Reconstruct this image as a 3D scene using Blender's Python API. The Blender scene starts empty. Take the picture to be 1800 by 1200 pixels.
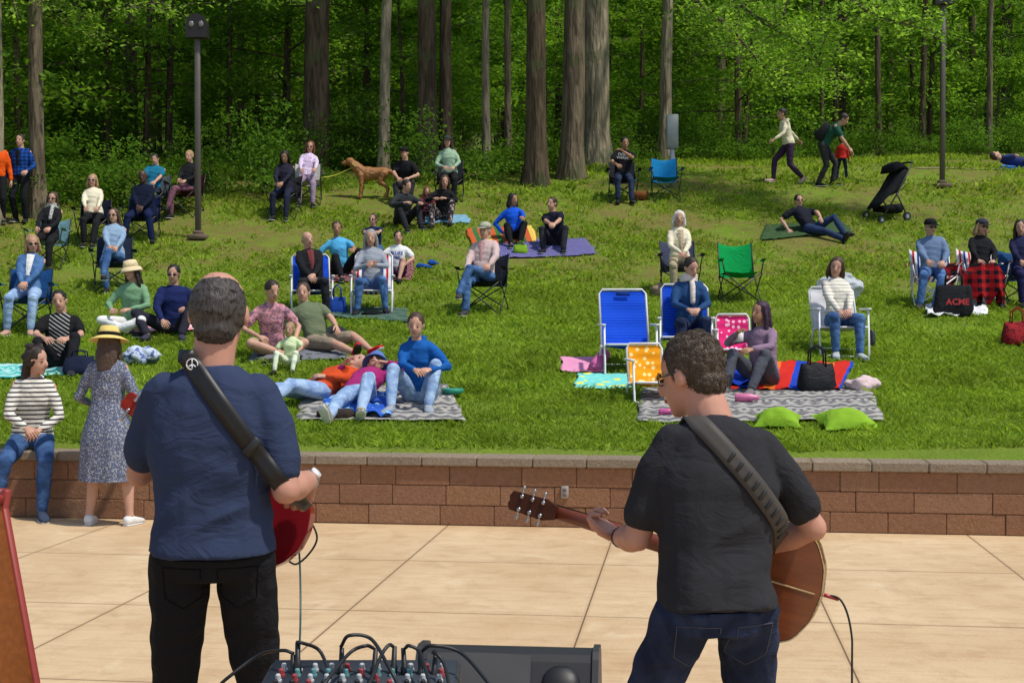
import bpy, bmesh, math, random
import numpy as np
from mathutils import Vector as V, Matrix, noise
from mathutils.bvhtree import BVHTree
random.seed(7); rng=np.random.default_rng(11)
scn=bpy.context.scene; COL=scn.collection
R=math.radians
def lin(r,g,b):
    f=lambda c:(c/255/12.92 if c<=10 else ((c/255+.055)/1.055)**2.4)
    return (f(r),f(g),f(b),1)
# ---------------- terrain ----------------
_d=[10,11.5,13.2,15,17,19,21.7,24,27,30,33,36,40,45,60,90,130,200,320]
_z=[.44,.53,.776,.98,1.29,1.586,2.0,2.47,3.32,4.28,5.13,5.66,6.25,6.95,8.6,12,24,60,100]
_ty=np.arange(10,320,.1); _tz=np.interp(_ty,_d,_z); _k=np.hanning(15); _k/=_k.sum()
_tz=np.convolve(np.pad(_tz,7,mode='edge'),_k,'valid')
def tz(x,y):
    yy=y+.13*x*np.clip(1-(y-12)/5,0,1)
    return np.interp(yy,_ty,_tz)+.02*np.sin(x*1.1+y*.7)*np.clip((y-13)/3,0,1)+.012*np.sin(x*2.7-y*1.9)*np.clip((y-13)/3,0,1)
def T(x,y): return float(tz(np.float64(x),np.float64(y)))
def G(px,py):
    ys=np.arange(11.9,60,.02); xs=(px-900)/2500*ys; pr=560-2500*(tz(xs,ys)-1.7)/ys
    i=np.argmax(pr<=py) if (pr<=py).any() else int(np.argmin(pr))
    return V((xs[i],ys[i],T(xs[i],ys[i])))
def W(px,py,d): return V(((px-900)/2500*d,d,1.7-(py-560)/2500*d))
# ---------------- materials ----------------
class NT:
    def __init__(s,name,rough=.8,metal=0,spec=.3):
        s.m=bpy.data.materials.new(name); s.m.use_nodes=True; s.t=s.m.node_tree; s.n=s.t.nodes; s.n.clear()
        s.o=s.n.new('ShaderNodeOutputMaterial'); s.b=s.n.new('ShaderNodeBsdfPrincipled'); s.t.links.new(s.b.outputs[0],s.o.inputs[0])
        s.b.inputs['Roughness'].default_value=rough; s.b.inputs['Metallic'].default_value=metal; s.b.inputs['Specular IOR Level'].default_value=spec
        s.tc=s.n.new('ShaderNodeTexCoord')
    def put(s,sock,v):
        if isinstance(v,bpy.types.NodeSocket): s.t.links.new(v,sock)
        elif v is not None: sock.default_value=v
    def ma(s,op,a,b=None,c=None):
        n=s.n.new('ShaderNodeMath'); n.operation=op
        for i,v in enumerate((a,b,c)):
            if v is not None: s.put(n.inputs[i],v)
        return n.outputs[0]
    def mix(s,f,a,b,t='MIX'):
        n=s.n.new('ShaderNodeMixRGB'); n.blend_type=t; s.put(n.inputs[0],f); s.put(n.inputs[1],a); s.put(n.inputs[2],b); return n.outputs[0]
    def noise(s,vec,sc,det=3,dist=0,rough=.55):
        n=s.n.new('ShaderNodeTexNoise'); s.put(n.inputs['Vector'],vec); n.inputs['Scale'].default_value=sc; n.inputs['Detail'].default_value=det; n.inputs['Distortion'].default_value=dist; n.inputs['Roughness'].default_value=rough; return n.outputs[0]
    def vor(s,vec,sc,out='Distance',feat='F1'):
        n=s.n.new('ShaderNodeTexVoronoi'); n.feature=feat; s.put(n.inputs['Vector'],vec); n.inputs['Scale'].default_value=sc; return n.outputs[out]
    def sep(s,vec):
        n=s.n.new('ShaderNodeSeparateXYZ'); s.put(n.inputs[0],vec); return n.outputs
    def mapp(s,vec,scale=(1,1,1),rot=(0,0,0)):
        n=s.n.new('ShaderNodeMapping'); s.put(n.inputs[0],vec); n.inputs['Scale'].default_value=scale; n.inputs['Rotation'].default_value=rot; return n.outputs[0]
    def ramp(s,f,lo,hi):
        n=s.n.new('ShaderNodeMapRange'); s.put(n.inputs[0],f); n.inputs[1].default_value=lo; n.inputs[2].default_value=hi; return n.outputs[0]
    def bump(s,h,st=.3,di=.01):
        n=s.n.new('ShaderNodeBump'); n.inputs['Strength'].default_value=st; n.inputs['Distance'].default_value=di; s.put(n.inputs['Height'],h); s.t.links.new(n.outputs[0],s.b.inputs['Normal'])
    def col(s,c): s.put(s.b.inputs['Base Color'],c)
_mc={}
def K(c,k): return (min(c[0]*k,1),min(c[1]*k,1),min(c[2]*k,1),1)
def M(c,pat='solid',c2=None,sc=10,rough=.9,metal=0,bump=.5,uv=False,name='cloth',c3=None,spec=.12,th=.55):
    key=(tuple(c),pat,c2,sc,rough,metal,bump,uv,c3,th,spec)
    if key in _mc: return _mc[key]
    N=NT(name,rough,metal,spec); P=N.tc.outputs['UV' if uv else 'Object']; x,y,z=N.sep(P)
    if uv: a,b=x,y
    else: a,b=x,z
    fr=lambda v,k:N.ma('FRACT',N.ma('MULTIPLY',v,k))
    gt=lambda v,t:N.ma('GREATER_THAN',v,t)
    if pat=='solid': base=N.mix(N.noise(P,6,2),K(c,.82),K(c,1.15))
    elif pat=='stripe': base=N.mix(gt(fr(b,sc),th),c,c2)
    elif pat=='diag': base=N.mix(N.ma('MULTIPLY',gt(fr(N.ma('ADD',b,N.ma('MULTIPLY',a,.7)),sc),th),N.ma('LESS_THAN',N.ma('ABSOLUTE',a),.11)),c,c2)
    elif pat=='multi': base=N.mix(gt(fr(a,sc),.55),c,N.mix(gt(fr(a,sc*.5),.5),c2,c3 or c))
    elif pat=='plaid':
        f=N.ma('MULTIPLY',N.ma('ADD',gt(fr(a,sc),.5),gt(fr(b,sc),.5)),.5); base=N.mix(f,c,c2)
    elif pat=='dots': base=N.mix(N.ma('LESS_THAN',N.vor(P,sc),.33),c,c2)
    elif pat=='floral': base=N.mix(gt(N.noise(P,sc,2),.56),c,c2)
    elif pat=='tie': base=N.mix(N.ramp(N.noise(P,sc,3,1.5),.4,.62),c,c2)
    elif pat=='ikat':
        tri=N.ma('ABSOLUTE',N.ma('SUBTRACT',fr(a,sc*2.2),.5)); zig=fr(N.ma('ADD',b,N.ma('MULTIPLY',tri,.16)),sc*1.7); f1=gt(zig,.5)
        band=fr(b,sc*.62); dia=gt(N.ma('ADD',tri,N.ma('ABSOLUTE',N.ma('SUBTRACT',fr(b,sc*2.48),.5))),.52); f3=gt(fr(a,sc*5),.5)
        bA=gt(band,.62); bB=gt(band,.88); thin=gt(fr(b,sc*4.9),.72)
        q=N.mix(f1,c,c2); q=N.mix(bA,q,N.mix(dia,c,c2)); q=N.mix(bB,q,N.mix(f3,c,c2)); base=N.mix(N.ma('MULTIPLY',thin,.4),q,c2)
        base=N.mix(N.ma('MULTIPLY',N.noise(P,30,3),.4),base,c)
    elif pat=='bold':
        tri=N.ma('ABSOLUTE',N.ma('SUBTRACT',fr(a,sc),.5)); w=fr(N.ma('ADD',b,N.ma('MULTIPLY',tri,.5)),sc*.8)
        base=N.mix(gt(w,.5),c,N.mix(gt(w,.75),c2,c3 or c2))
    elif pat=='bark':
        q=N.mapp(P,(1,1,.16)); v=N.vor(q,16); nn=N.noise(q,9,5,.8)
        base=N.mix(N.ramp(nn,.35,.65),K(c,.5),K(c,1.4)); base=N.mix(N.ma('MULTIPLY',gt(N.noise(P,.9,3),.58),.4),base,(.07,.10,.035,1)); N.bump(N.ma('ADD',nn,N.ma('MULTIPLY',v,.5)),1,.05)
    elif pat=='wood':
        q=N.mapp(P,(1.5,14,14)); nn=N.noise(q,3,4,.6); base=N.mix(nn,K(c,.55),K(c,1.5))
    if pat!='bark': base=N.mix(.35,base,N.mix(N.noise(P,2.3,3),(.55,.55,.55,1),(1.25,1.25,1.25,1)),'MULTIPLY') if pat!='wood' else base
    N.col(base)
    if bump and pat not in('bark','wood') and not metal and rough>.5:
        h=N.ma('ADD',N.noise(N.mapp(P,(1,1,1.7),(.3,.5,.2)),7,3,1.6),N.ma('MULTIPLY',N.noise(P,140,1),.06)); N.bump(h,bump,.03)
    _mc[key]=N.m; return N.m
def PL(c,rough=.4,metal=0,spec=.5,name='paint'): return M(c,rough=rough,metal=metal,bump=0,spec=spec,name=name)
SKIN={'light':M((.56,.31,.215,1),rough=.55,bump=0,spec=.3,name='skin'),'pink':M((.52,.26,.18,1),rough=.55,bump=0,spec=.3),'tan':M((.40,.21,.125,1),rough=.55,bump=0,spec=.3),'dark':M((.08,.04,.025,1),rough=.5,bump=0,spec=.35)}
def hairm(c):
    key=('hair',c)
    if key in _mc: return _mc[key]
    N=NT('hair',.5,0,.35); P=N.tc.outputs['Object']; nn=N.noise(N.mapp(P,(60,60,9)),1.5,3,.3); N.col(N.mix(nn,K(c,.45),K(c,1.6))); N.bump(nn,1,.008); _mc[key]=N.m; return N.m
HC={'black':(.012,.010,.009,1),'brown':(.06,.033,.018,1),'dkbrown':(.026,.016,.011,1),'blond':(.34,.22,.10,1),'grey':(.28,.27,.25,1),'white':(.62,.60,.55,1),'red':(.16,.05,.02,1),'salt':(.055,.045,.04,1),'mix':(.10,.072,.05,1),'plum':(.035,.012,.03,1)}
black=PL((.012,.012,.013,1),.5); chrome=PL((.45,.45,.45,1),.3,1); white=PL((.75,.75,.74,1),.4); darkmet=PL((.03,.03,.032,1),.45,.3); steel=PL((.35,.36,.37,1),.4,.8)
EYE=PL((.03,.018,.014,1),.2); LIP=M((.40,.15,.12,1),rough=.5,bump=0); LENS=PL((.012,.011,.011,1),.12)
# ---------------- mesh builder ----------------
class MB:
    def __init__(s): s.v=[];s.f=[];s.c=[];s.cur=None
    def face(s,ix): s.f.append(ix); s.c.append(s.cur)
    def ring(s,c,U,Vv,n,e=1.0):
        i0=len(s.v)
        for k in range(n):
            a=2*math.pi*k/n; ca,sa=math.cos(a),math.sin(a)
            if e!=1: ca=math.copysign(abs(ca)**e,ca); sa=math.copysign(abs(sa)**e,sa)
            s.v.append(c+U*ca+Vv*sa)
        return i0
    def loft(s,rings,n=12,e=1.0):
        st=[s.ring(c,U,W_,n,e) for c,U,W_ in rings]
        for a,b in zip(st,st[1:]):
            for k in range(n): s.face((a+k,a+(k+1)%n,b+(k+1)%n,b+k))
        s.face(tuple(st[0]+k for k in reversed(range(n)))); s.face(tuple(st[-1]+k for k in range(n)))
    def tube(s,pts,rad,n=8,rnd=False):
        pts=[V(p) for p in pts]
        if not hasattr(rad,'__len__'): rad=[rad]*len(pts)
        rad=list(rad)
        if rnd:
            d0=(pts[0]-pts[1]).normalized(); d1=(pts[-1]-pts[-2]).normalized(); r0,r1=rad[0],rad[-1]
            pts=[pts[0]+d0*r0*.92,pts[0]+d0*r0*.6]+pts+[pts[-1]+d1*r1*.6,pts[-1]+d1*r1*.92]; rad=[r0*.38,r0*.8]+rad+[r1*.8,r1*.38]
        rings=[];u=None
        for i,p in enumerate(pts):
            t=(pts[min(i+1,len(pts)-1)]-pts[max(i-1,0)]); t=t.normalized() if t.length>1e-9 else V((0,0,1))
            if u is None: u=t.orthogonal().normalized()
            else:
                u=u-t*u.dot(t); u=u.normalized() if u.length>1e-6 else t.orthogonal().normalized()
            w=t.cross(u); rings.append((p,u*rad[i],w*rad[i]))
        s.loft(rings,n)
    def limb(s,pts,rad,n=10):
        s.tube(pts,rad,n,True)
        for p,r in list(zip(pts,rad))[1:-1]: s.ball(p,(r,r,r))
    def ball(s,c,r,rot=None,seg=10,rg=7):
        c=V(c); rot=rot or Matrix.Identity(3)
        if not hasattr(r,'__len__'): r=(r,r,r)
        rings=[]
        for i in range(1,rg):
            ph=math.pi*i/rg; z=-math.cos(ph)*r[2]; q=math.sin(ph); rings.append((c+rot@V((0,0,z)),rot@V((r[0]*q,0,0)),rot@V((0,r[1]*q,0))))
        s.loft(rings,seg)
    def box(s,c,sz,rot=None,bev=0):
        c=V(c); rot=rot or Matrix.Identity(3); x,y,z=[q/2 for q in sz]
        if bev:
            b=min(bev,x*.9,y*.9,z*.9)
            prof=lambda ins:[(x-ins,-(y-b)),(x-ins,y-b),(x-b,y-ins),(-(x-b),y-ins),(-(x-ins),y-b),(-(x-ins),-(y-b)),(-(x-b),-(y-ins)),(x-b,-(y-ins))]
            st=[]
            for zz,ins in((-z,b*.999),(-z+b,0),(z-b,0),(z,b*.999)):
                st.append(len(s.v))
                for (px,py) in prof(ins): s.v.append(c+rot@V((px,py,zz)))
            for a,q in zip(st,st[1:]):
                for k in range(8): s.face((a+k,a+(k+1)%8,q+(k+1)%8,q+k))
            s.face(tuple(st[0]+k for k in reversed(range(8)))); s.face(tuple(st[-1]+k for k in range(8)))
            return
        i=len(s.v)
        for dx,dy,dz in((-1,-1,-1),(1,-1,-1),(1,1,-1),(-1,1,-1),(-1,-1,1),(1,-1,1),(1,1,1),(-1,1,1)): s.v.append(c+rot@V((dx*x,dy*y,dz*z)))
        for f in((0,3,2,1),(4,5,6,7),(0,1,5,4),(1,2,6,5),(2,3,7,6),(3,0,4,7)): s.face(tuple(i+k for k in f))
    def grid(s,fn,nu,nv):
        i=len(s.v)
        for a in range(nu+1):
            for b in range(nv+1): s.v.append(V(fn(a/nu,b/nv)))
        for a in range(nu):
            for b in range(nv):
                q=i+a*(nv+1)+b; s.face((q,q+nv+1,q+nv+2,q+1))
    def prism(s,pts,y0,y1,ax='y'):
        n=len(pts);i=len(s.v)
        for y in(y0,y1):
            for(a,b) in pts: s.v.append(V((a,y,b)) if ax=='y' else (V((y,a,b)) if ax=='x' else V((a,b,y))))
        for k in range(n): s.face((i+k,i+(k+1)%n,i+n+(k+1)%n,i+n+k))
        s.face(tuple(i+k for k in reversed(range(n)))); s.face(tuple(i+n+k for k in range(n)))
    def mesh(s,name='m'):
        me=bpy.data.meshes.new(name); me.from_pydata([tuple(v) for v in s.v],[],s.f)
        if any(c is not None for c in s.c):
            at=me.color_attributes.new('tint','FLOAT_COLOR','CORNER'); L=[]
            for p,c in zip(me.polygons,s.c): L+=list(c or (1,1,1,1))*p.loop_total
            at.data.foreach_set('color',L)
        return me
    def build(s,name,mat,parent=None,smooth=True,recalc=True):
        me=s.mesh(name)
        if recalc and not any(c is not None for c in s.c):
            bm=bmesh.new(); bm.from_mesh(me); bmesh.ops.recalc_face_normals(bm,faces=bm.faces); bm.to_mesh(me); bm.free()
        return link(name,me,mat,parent,smooth)
def link(name,me,mat,parent=None,smooth=True):
    if smooth: me.polygons.foreach_set('use_smooth',[True]*len(me.polygons))
    if mat: me.materials.clear(); me.materials.append(mat)
    o=bpy.data.objects.new(name,me); COL.objects.link(o)
    if parent: o.parent=parent
    return o
def remesh(mb,vox,it=4,disp=None):
    me=mb.mesh(); o=bpy.data.objects.new('tmp',me); COL.objects.link(o)
    m=o.modifiers.new('r','REMESH'); m.mode='VOXEL'; m.voxel_size=vox; m.use_smooth_shade=True
    if it: s=o.modifiers.new('s','SMOOTH'); s.iterations=it; s.factor=.5
    dg=bpy.context.evaluated_depsgraph_get(); out=bpy.data.meshes.new_from_object(o.evaluated_get(dg)); bpy.data.objects.remove(o); bpy.data.meshes.remove(me)
    if disp:
        nv=[v.normal.copy() for v in out.vertices]
        for v,n_ in zip(out.vertices,nv): v.co+=n_*disp(v.co)
    return out
def tag(o,label,cat=None,group=None,kind=None):
    o['label']=label
    if cat: o['category']=cat
    if group: o['group']=group
    if kind: o['kind']=kind
    return o
def empty(name,P,yaw,label,cat,group=None):
    o=bpy.data.objects.new(name,None); COL.objects.link(o); o.location=P; o.rotation_euler=(0,0,R(yaw)); o.empty_display_size=.1
    return tag(o,label,cat,group)
def struct(o): o['kind']='structure'; return o
def gzf(P,yaw,flat=False):
    c,s_=math.cos(R(yaw)),math.sin(R(yaw))
    return (lambda x,y:0.0) if flat else (lambda x,y:T(P[0]+x*c-y*s_,P[1]+x*s_+y*c)-P[2])
def rot(ax,a): return Matrix.Rotation(R(a),3,ax)
# ---------------- people ----------------
def ik(a,t,l1,l2,pole):
    d=t-a; D=d.length; mx=(l1+l2)*.995
    if D>mx: d=d*(mx/D); D=mx
    if D<abs(l1-l2)+.05: D=abs(l1-l2)+.05
    u=d.normalized(); x=(l1*l1-l2*l2+D*D)/(2*D); h=math.sqrt(max(l1*l1-x*x,0)); p=pole-u*pole.dot(u)
    if p.length<1e-4: p=V((0,-1,.1))
    return a+u*x+p.normalized()*h, a+u*D
def hand(mp,mf,wr,d,n_,s,k,curl=25,seg=6):
    d=d.normalized(); n_=(n_-d*n_.dot(d)); n_=n_.normalized() if n_.length>1e-3 else d.orthogonal().normalized()
    w=d.cross(n_)*(-s)   # towards the thumb
    mp.loft([(wr-d*.02*k,w*.026*k,n_*.022*k),(wr+d*.02*k,w*.032*k,n_*.020*k),(wr+d*.06*k,w*.042*k,n_*.017*k),(wr+d*.09*k,w*.041*k,n_*.014*k),(wr+d*.1*k,w*.034*k,n_*.009*k)],10)
    for i,(off,L) in enumerate(((.031,.072),(.011,.080),(-.010,.074),(-.030,.058))):
        p=wr+d*(.088-.004*abs(i-1))*k+w*off*k; pts=[p-d*.02*k,p]; a=0
        for q,fr in enumerate((.45,.3,.25)):
            a+=curl*(.7,1.1,.9)[q]*(1+.08*(i-1)); ax=(d*math.cos(R(a))+n_*math.sin(R(a))+w*off*1.5).normalized(); p=p+ax*L*fr*k; pts.append(p)
        mf.tube(pts,[.0095*k,.0095*k,.009*k,.008*k,.0065*k],seg,True)
    p=wr+d*.025*k+w*.022*k; b=(d*.75+w*.65+n_*.25).normalized(); c=(d*.95+w*.15+n_*.45).normalized()
    mf.tube([p,p+b*.045*k,p+b*.045*k+c*.03*k,p+b*.045*k+c*.055*k],[.015*k,.012*k,.011*k,.008*k],seg,True)
def person(P,yaw,label,hip=(0,0,.91),lean=0,side=0,twist=0,plean=None,head=(0,0,0),H=1.7,sex='m',LH=None,RH=None,LF=(.1,0),RF=(-.1,0),kp=((.15,-1,.35),(-.15,-1,.35)),ep=((.5,.5,-1),(-.5,.5,-1)),skin='light',hair='short',hc='brown',top='short',tm=None,bot='long',bm_=None,shoes=None,hat=None,hatm=None,shades=False,inner=None,vox=.0135,fat=1.0,flat=False,toe=(0,0),fdir=(12,-12),curl=28,pn=None,hs=1.04,group=None,skirt=None,foldamp=0.0,hats=1.0,text=None,scarf=None,hood=False,hoff=(0,0,0),shk=.97,pockets=None,hd=(None,None)):
    k=H/1.7; root=empty('person',P,yaw,label,'person',group); g=gzf(P,yaw,flat); f=sex=='f'
    tm=tm or M(lin(60,60,70)); bm_=bm_ or M(lin(40,45,60)); shoes=shoes or M(lin(40,40,42),bump=0)
    if plean is None: plean=lean*.45
    R1=rot('X',-plean); R2=rot('Z',twist)@rot('Y',side)@rot('X',-lean); Rm=rot('X',-(plean+lean)/2)
    Pv=V(hip); Ws=Pv+Rm@V((0,0,.18*k)); S=Ws+R2@V((0,0,.30*k)); Nb=S+R2@V((0,.005,.055*k)); shw=(.150 if f else .175)*k*shk
    X,Y=V((1,0,0)),V((0,1,0))
    hw,wa,ch,dp=((.165,.122,.145,.108) if f else (.155,.142,.17,.118)); fa=fat
    det=foldamp>0
    def torso(mb,off,lo=0,hi=99):
        rr=[(Pv+R1@V((0,.01,-.075*k)),R1,.115,.09),(Pv+R1@V((0,.01,0)),R1,hw*fa,.115*fa),(Pv+R1@V((0,.0,.09*k)),R1,hw*.93*fa,.108*fa),(Ws,Rm,wa*fa,.098*fa*(1.05 if fa>1 else 1)),(Ws+R2@V((0,-.012 if f else -.004,.15*k)),R2,ch*(fa*.5+.5),dp),(S+R2@V((0,.0,-.055*k)),R2,ch*.98*shk,.102),(S+R2@V((0,.004,.008*k)),R2,ch*.84*shk,.080),(S+R2@V((0,.004,.036*k)),R2,ch*.52,.068),(Nb,R2,.062,.060)]
        rr=rr[lo:hi]; mb.loft([(c,r_@X*(a*k+off),r_@Y*(b*k+off)) for c,r_,a,b in rr],20,.88)
    body=MB(); fing=MB(); torso(body,-.012 if not det else -.024)
    sh={};el={};wr={}
    up,fo=.285*k,.25*k
    for s,nm in((1,'L'),(-1,'R')):
        sh[s]=S+R2@V((s*shw,.005,-.022*k)); t=LH if s==1 else RH
        if t is None: t=(s*.27*k,-.04,Pv.z-.10*k)
        el[s],wr[s]=ik(sh[s],V(t),up,fo,V(ep[0 if s==1 else 1]))
    cov=lambda c:(.86 if not det else .70) if c else 1
    aw=1.0 if not f else .86
    lt,ll=.435*k,.415*k; kn={};an={};hj={}
    for i,s in enumerate((1,-1)):
        hj[s]=Pv+R1@V((s*.09*k,0,-.01)); q=(LF,RF)[i]; z=g(q[0],q[1])+(.075*k if len(q)==2 else q[2])
        kn[s],an[s]=ik(hj[s],V((q[0],q[1],z)),lt,ll,V(kp[i]))
    lc= top=='long'
    for i,s in enumerate((1,-1)):
        c1=cov(top!='none'); c2=cov(lc)
        if det and not lc:
            body.limb([sh[s]-R2@V((s*.03,0,.01)),sh[s].lerp(el[s],.5),sh[s].lerp(el[s],.68),el[s],el[s].lerp(wr[s],.35),wr[s]],[.034*k,.034*k,.043*k,.042*k,.045*k,.028*k],14)
        else: body.limb([sh[s],sh[s].lerp(el[s],.5),el[s],el[s].lerp(wr[s],.35),wr[s]],[.054*k*c1*aw,.048*k*c1*aw,.040*k*c2*aw,.041*k*c2*aw,.026*k*aw],10)
        b1=cov(bot in('long','shorts')); b2=cov(bot=='long')
        body.limb([hj[s],hj[s].lerp(kn[s],.5),kn[s],kn[s].lerp(an[s],.35),an[s].lerp(kn[s],.12),an[s]],[.088*k*b1,.074*k*b1,.055*k*b2,.056*k*b2,.037*k,.038*k],12)
        n_=V(pn[i]) if pn else V((-s*.6,.0,-1))
        hand(body,fing,wr[s],V(hd[i]) if hd[i] is not None else (wr[s]-el[s]),n_,s,k*(.93 if f else 1),curl,8 if vox<.01 else 5)
    # head
    hl=lean*.9 if abs(lean)>50 else 0
    Rh=rot('X',-hl)@rot('Z',head[0])@rot('Y',head[2])@rot('X',head[1]); q=k*hs
    base=Nb+rot('X',-lean*.5 if abs(lean)<=50 else -lean)@V((0,-.012,.034*k))+V(hoff); c=base+Rh@V((0,-.018*q,.105*q))
    hp=lambda x,y,z:c+Rh@V((x*q,y*q,z*q))
    rb=lambda mb,x,y,z,rx,ry,rz,sg=12:mb.ball(hp(x,y,z),(rx*q,ry*q,rz*q),Rh,sg,9)
    rb(body,0,.014,.022,.076,.094,.094); rb(body,0,-.02,-.035,.058,.068,.078); rb(body,0,-.055,-.088,.028,.028,.024)
    body.tube([hp(0,-.084,.008),hp(0,-.101,-.018),hp(0,-.098,-.03)],[.009*q,.013*q,.014*q],8,True)
    for s in(1,-1): rb(body,s*.077,.012,-.008,.009,.018,.030,8)
    body.limb([Nb-R2@V((0,0,.03*k)),Nb.lerp(hp(0,.018,-.05),.5),hp(0,.018,-.05)],[(.062 if not f else .05)*k]*3 if not f else [.052*k,.047*k,.047*k],12)
    me=remesh(body,min(vox,.0135),3); b=bmesh.new(); b.from_mesh(me); b.from_mesh(fing.mesh()); b.to_mesh(me); b.free(); link('body',me,SKIN[skin],root)
    # face
    for s in(1,-1):
        e=MB(); rb(e,s*.030,-.0735,.0,.010,.008,.0055,8); e.build('eye',EYE,root)
        e=MB(); e.tube([hp(s*.016,-.083,.019),hp(s*.031,-.081,.023),hp(s*.045,-.068,.019)],[.0022*q,.003*q,.002*q],5); e.build('eyebrow',hairm(HC.get(hc,HC['brown'])),root)
    e=MB(); e.tube([hp(-.024,-.078,-.054),hp(-.01,-.0865,-.058),hp(.01,-.0865,-.058),hp(.024,-.078,-.054)],[.003*q,.0055*q,.0055*q,.003*q],6,True); e.build('mouth',LIP,root)
    if shades:
        e=MB()
        for s in(1,-1): rb(e,s*.032,-.083,.002,.024,.008,.016,10); e.tube([hp(s*.052,-.078,.006),hp(s*.082,.01,.005)],.003*q,5)
        e.tube([hp(-.02,-.091,.006),hp(.02,-.091,.006)],.003*q,5); e.build('sunglasses',LENS,root)
    # hair
    if hair:
        h=MB()
        if hair=='bald': rb(h,0,.040,-.008,.081,.078,.055)
        elif hair=='thin': rb(h,0,.024,.012,.082,.094,.099,20); rb(h,0,.05,-.05,.062,.058,.05,16)
        else: rb(h,0,.024,.030,.083,.094,.097,16)
        if hair in('short','crop') : rb(h,0,.052,-.03,.066,.058,.055)
        if hair in('long','bob'):
            L=.24 if hair=='long' else .12
            h.loft([(hp(0,.05,.06),Rh@X*.075*q,Rh@Y*.06*q),(hp(0,.06,-.02),Rh@X*.085*q,Rh@Y*.055*q),(hp(0,.075,-.02-L*.5),Rh@X*.092*q,Rh@Y*.045*q),(hp(0,.09,-.02-L),Rh@X*.075*q,Rh@Y*.03*q)],12)
            for s in(1,-1): h.limb([hp(s*.06,-.01,.06),hp(s*.082,.0,-.02),hp(s*.09,.0,-.02-L*.6),hp(s*.085,.01,-.02-L)],[.022*q,.024*q,.026*q,.014*q],8)
        if hair=='bun': rb(h,0,.10,.055,.04,.04,.04)
        if hair=='pony': h.limb([hp(0,.09,.05),hp(0,.14,.0),hp(0,.13,-.12)],[.03*q,.028*q,.015*q],8)
        if hair=='curly':
            for i in range(46):
                a=random.uniform(-2.3,2.3); zz=random.uniform(-.12,.1); rr=math.sqrt(max(0,1-(zz/.14)**2)); rb(h,math.sin(a)*.087*rr,.03+math.cos(a)*.09*rr*(1 if math.cos(a)>0 else .6),.03+zz,.02,.02,.02,6)
            h.loft([(hp(0,.06,0),Rh@X*.085*q,Rh@Y*.05*q),(hp(0,.07,-.16),Rh@X*.095*q,Rh@Y*.04*q)],12)
        if det:
            thn=hair=='thin'
            m_=remesh(h,.006,2,lambda co:-.002+.002*noise.noise(co*60)); Ri=Rh.transposed(); ST_=MB(); vs_=[(v.co.copy(),v.normal.copy()) for v in m_.vertices]
            for _ in range(5200):
                co,nn=random.choice(vs_); l_=Ri@(co-c)/q
                if l_.y<-.03 and l_.z<.055: continue
                if thn and l_.z>.094+random.uniform(-.012,.012): continue
                dn=(Rh@V((l_.x*2,.035+l_.y*.3,-.10 if thn else -.05))+V((random.gauss(0,.03),random.gauss(0,.03),random.gauss(0,.03))) *(.7 if thn else 1.6)); dn=dn-nn*dn.dot(nn); dn=dn.normalized() if dn.length>1e-5 else nn
                L=random.uniform(.009,.014)*(1 if thn else 1.4); up_=.03 if thn else .25; p0=co-nn*.001; p1=p0+(dn+nn*up_)*L*.5; p2=p1+(dn-nn*.08)*L*.6
                ST_.tube([p0,p1,p2],[.0012,.0011,.0005],3)
            b=bmesh.new(); b.from_mesh(m_); b.from_mesh(ST_.mesh()); b.to_mesh(m_); b.free()
        else: m_=remesh(h,.0105,1,lambda co:.005*noise.noise(co*38)*(1 if hair not in('bald','thin') else .6))
        link('hair',m_,hairm(HC[hc]),root)
    # shirt
    ms=None
    if top!='none':
        t_=MB(); off=.015 if not det else .021
        torso(t_,off,1 if hip[2]>.5*k else 2)
        if hip[2]<=.5*k: torso(t_,.006,1,4)
        for i,s in enumerate((1,-1)):
            if top=='short':
                e2=sh[s].lerp(el[s],.74 if det else .68); q1=(.060,.057,.056) if det else (.062,.062,.060); t_.limb([sh[s]-R2@V((s*.03,0,0)),sh[s].lerp(el[s],.35),e2],[q1[0]*k*aw+.004,q1[1]*k*aw+.004,q1[2]*k*aw+.006],14)
            elif top=='long': t_.limb([sh[s]-R2@V((s*.03,0,0)),sh[s].lerp(el[s],.5),el[s],el[s].lerp(wr[s],.5),el[s].lerp(wr[s],.93)],[.064*k*aw+.004,.058*k*aw+.004,.052*k*aw,.046*k*aw,.036*k*aw],12)
        if foldamp: fn=lambda co:foldamp*(noise.noise(V((co.x*5+co.z*5,co.y*6,co.z*10-co.x*5)))+.4*noise.noise(V((co.x*11-co.z*8,co.y*12,co.z*16)))+1.5*(.5-abs(noise.noise(V((co.x*5+co.z*5,co.y*4,co.z*7+3))))*2)*max(0,1-abs(co.z-Pv.z-.12)/.2))
        else: fn=lambda co:.008*noise.noise(V((co.x*9+co.z*6,co.y*9,co.z*15)))
        if lc or det:
            pts=[Nb+R2@V((math.cos(t)*.066*k,.002+math.sin(t)*.064*k,-.004+.012*math.sin(t))) for t in [j*math.pi/7 for j in range(15)]]; t_.tube(pts,.014 if lc else .009,7)
        if hood: t_.limb([Nb+R2@V((-.075*k,.01,-.0)),Nb+R2@V((-.05*k,.08*k,-.01)),Nb+R2@V((.05*k,.08*k,-.01)),Nb+R2@V((.075*k,.01,0))],[.024,.038,.038,.024],8)
        ms=remesh(t_,vox,3,fn); link('shirt' if bot!='dress' else 'bodice',ms,tm,root)
        if inner:
            i_=MB(); i_.grid(lambda u,v:Ws+R2@V(((u-.5)*.085*k*(.6+v*.6),-((.098+.022*math.sin(v*2.6))*k*(1+.1*(fa-1)*5)+.026)+abs(u-.5)*.03,(v*.30)*k)),6,8); i_.build('undershirt',inner,root)
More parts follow.
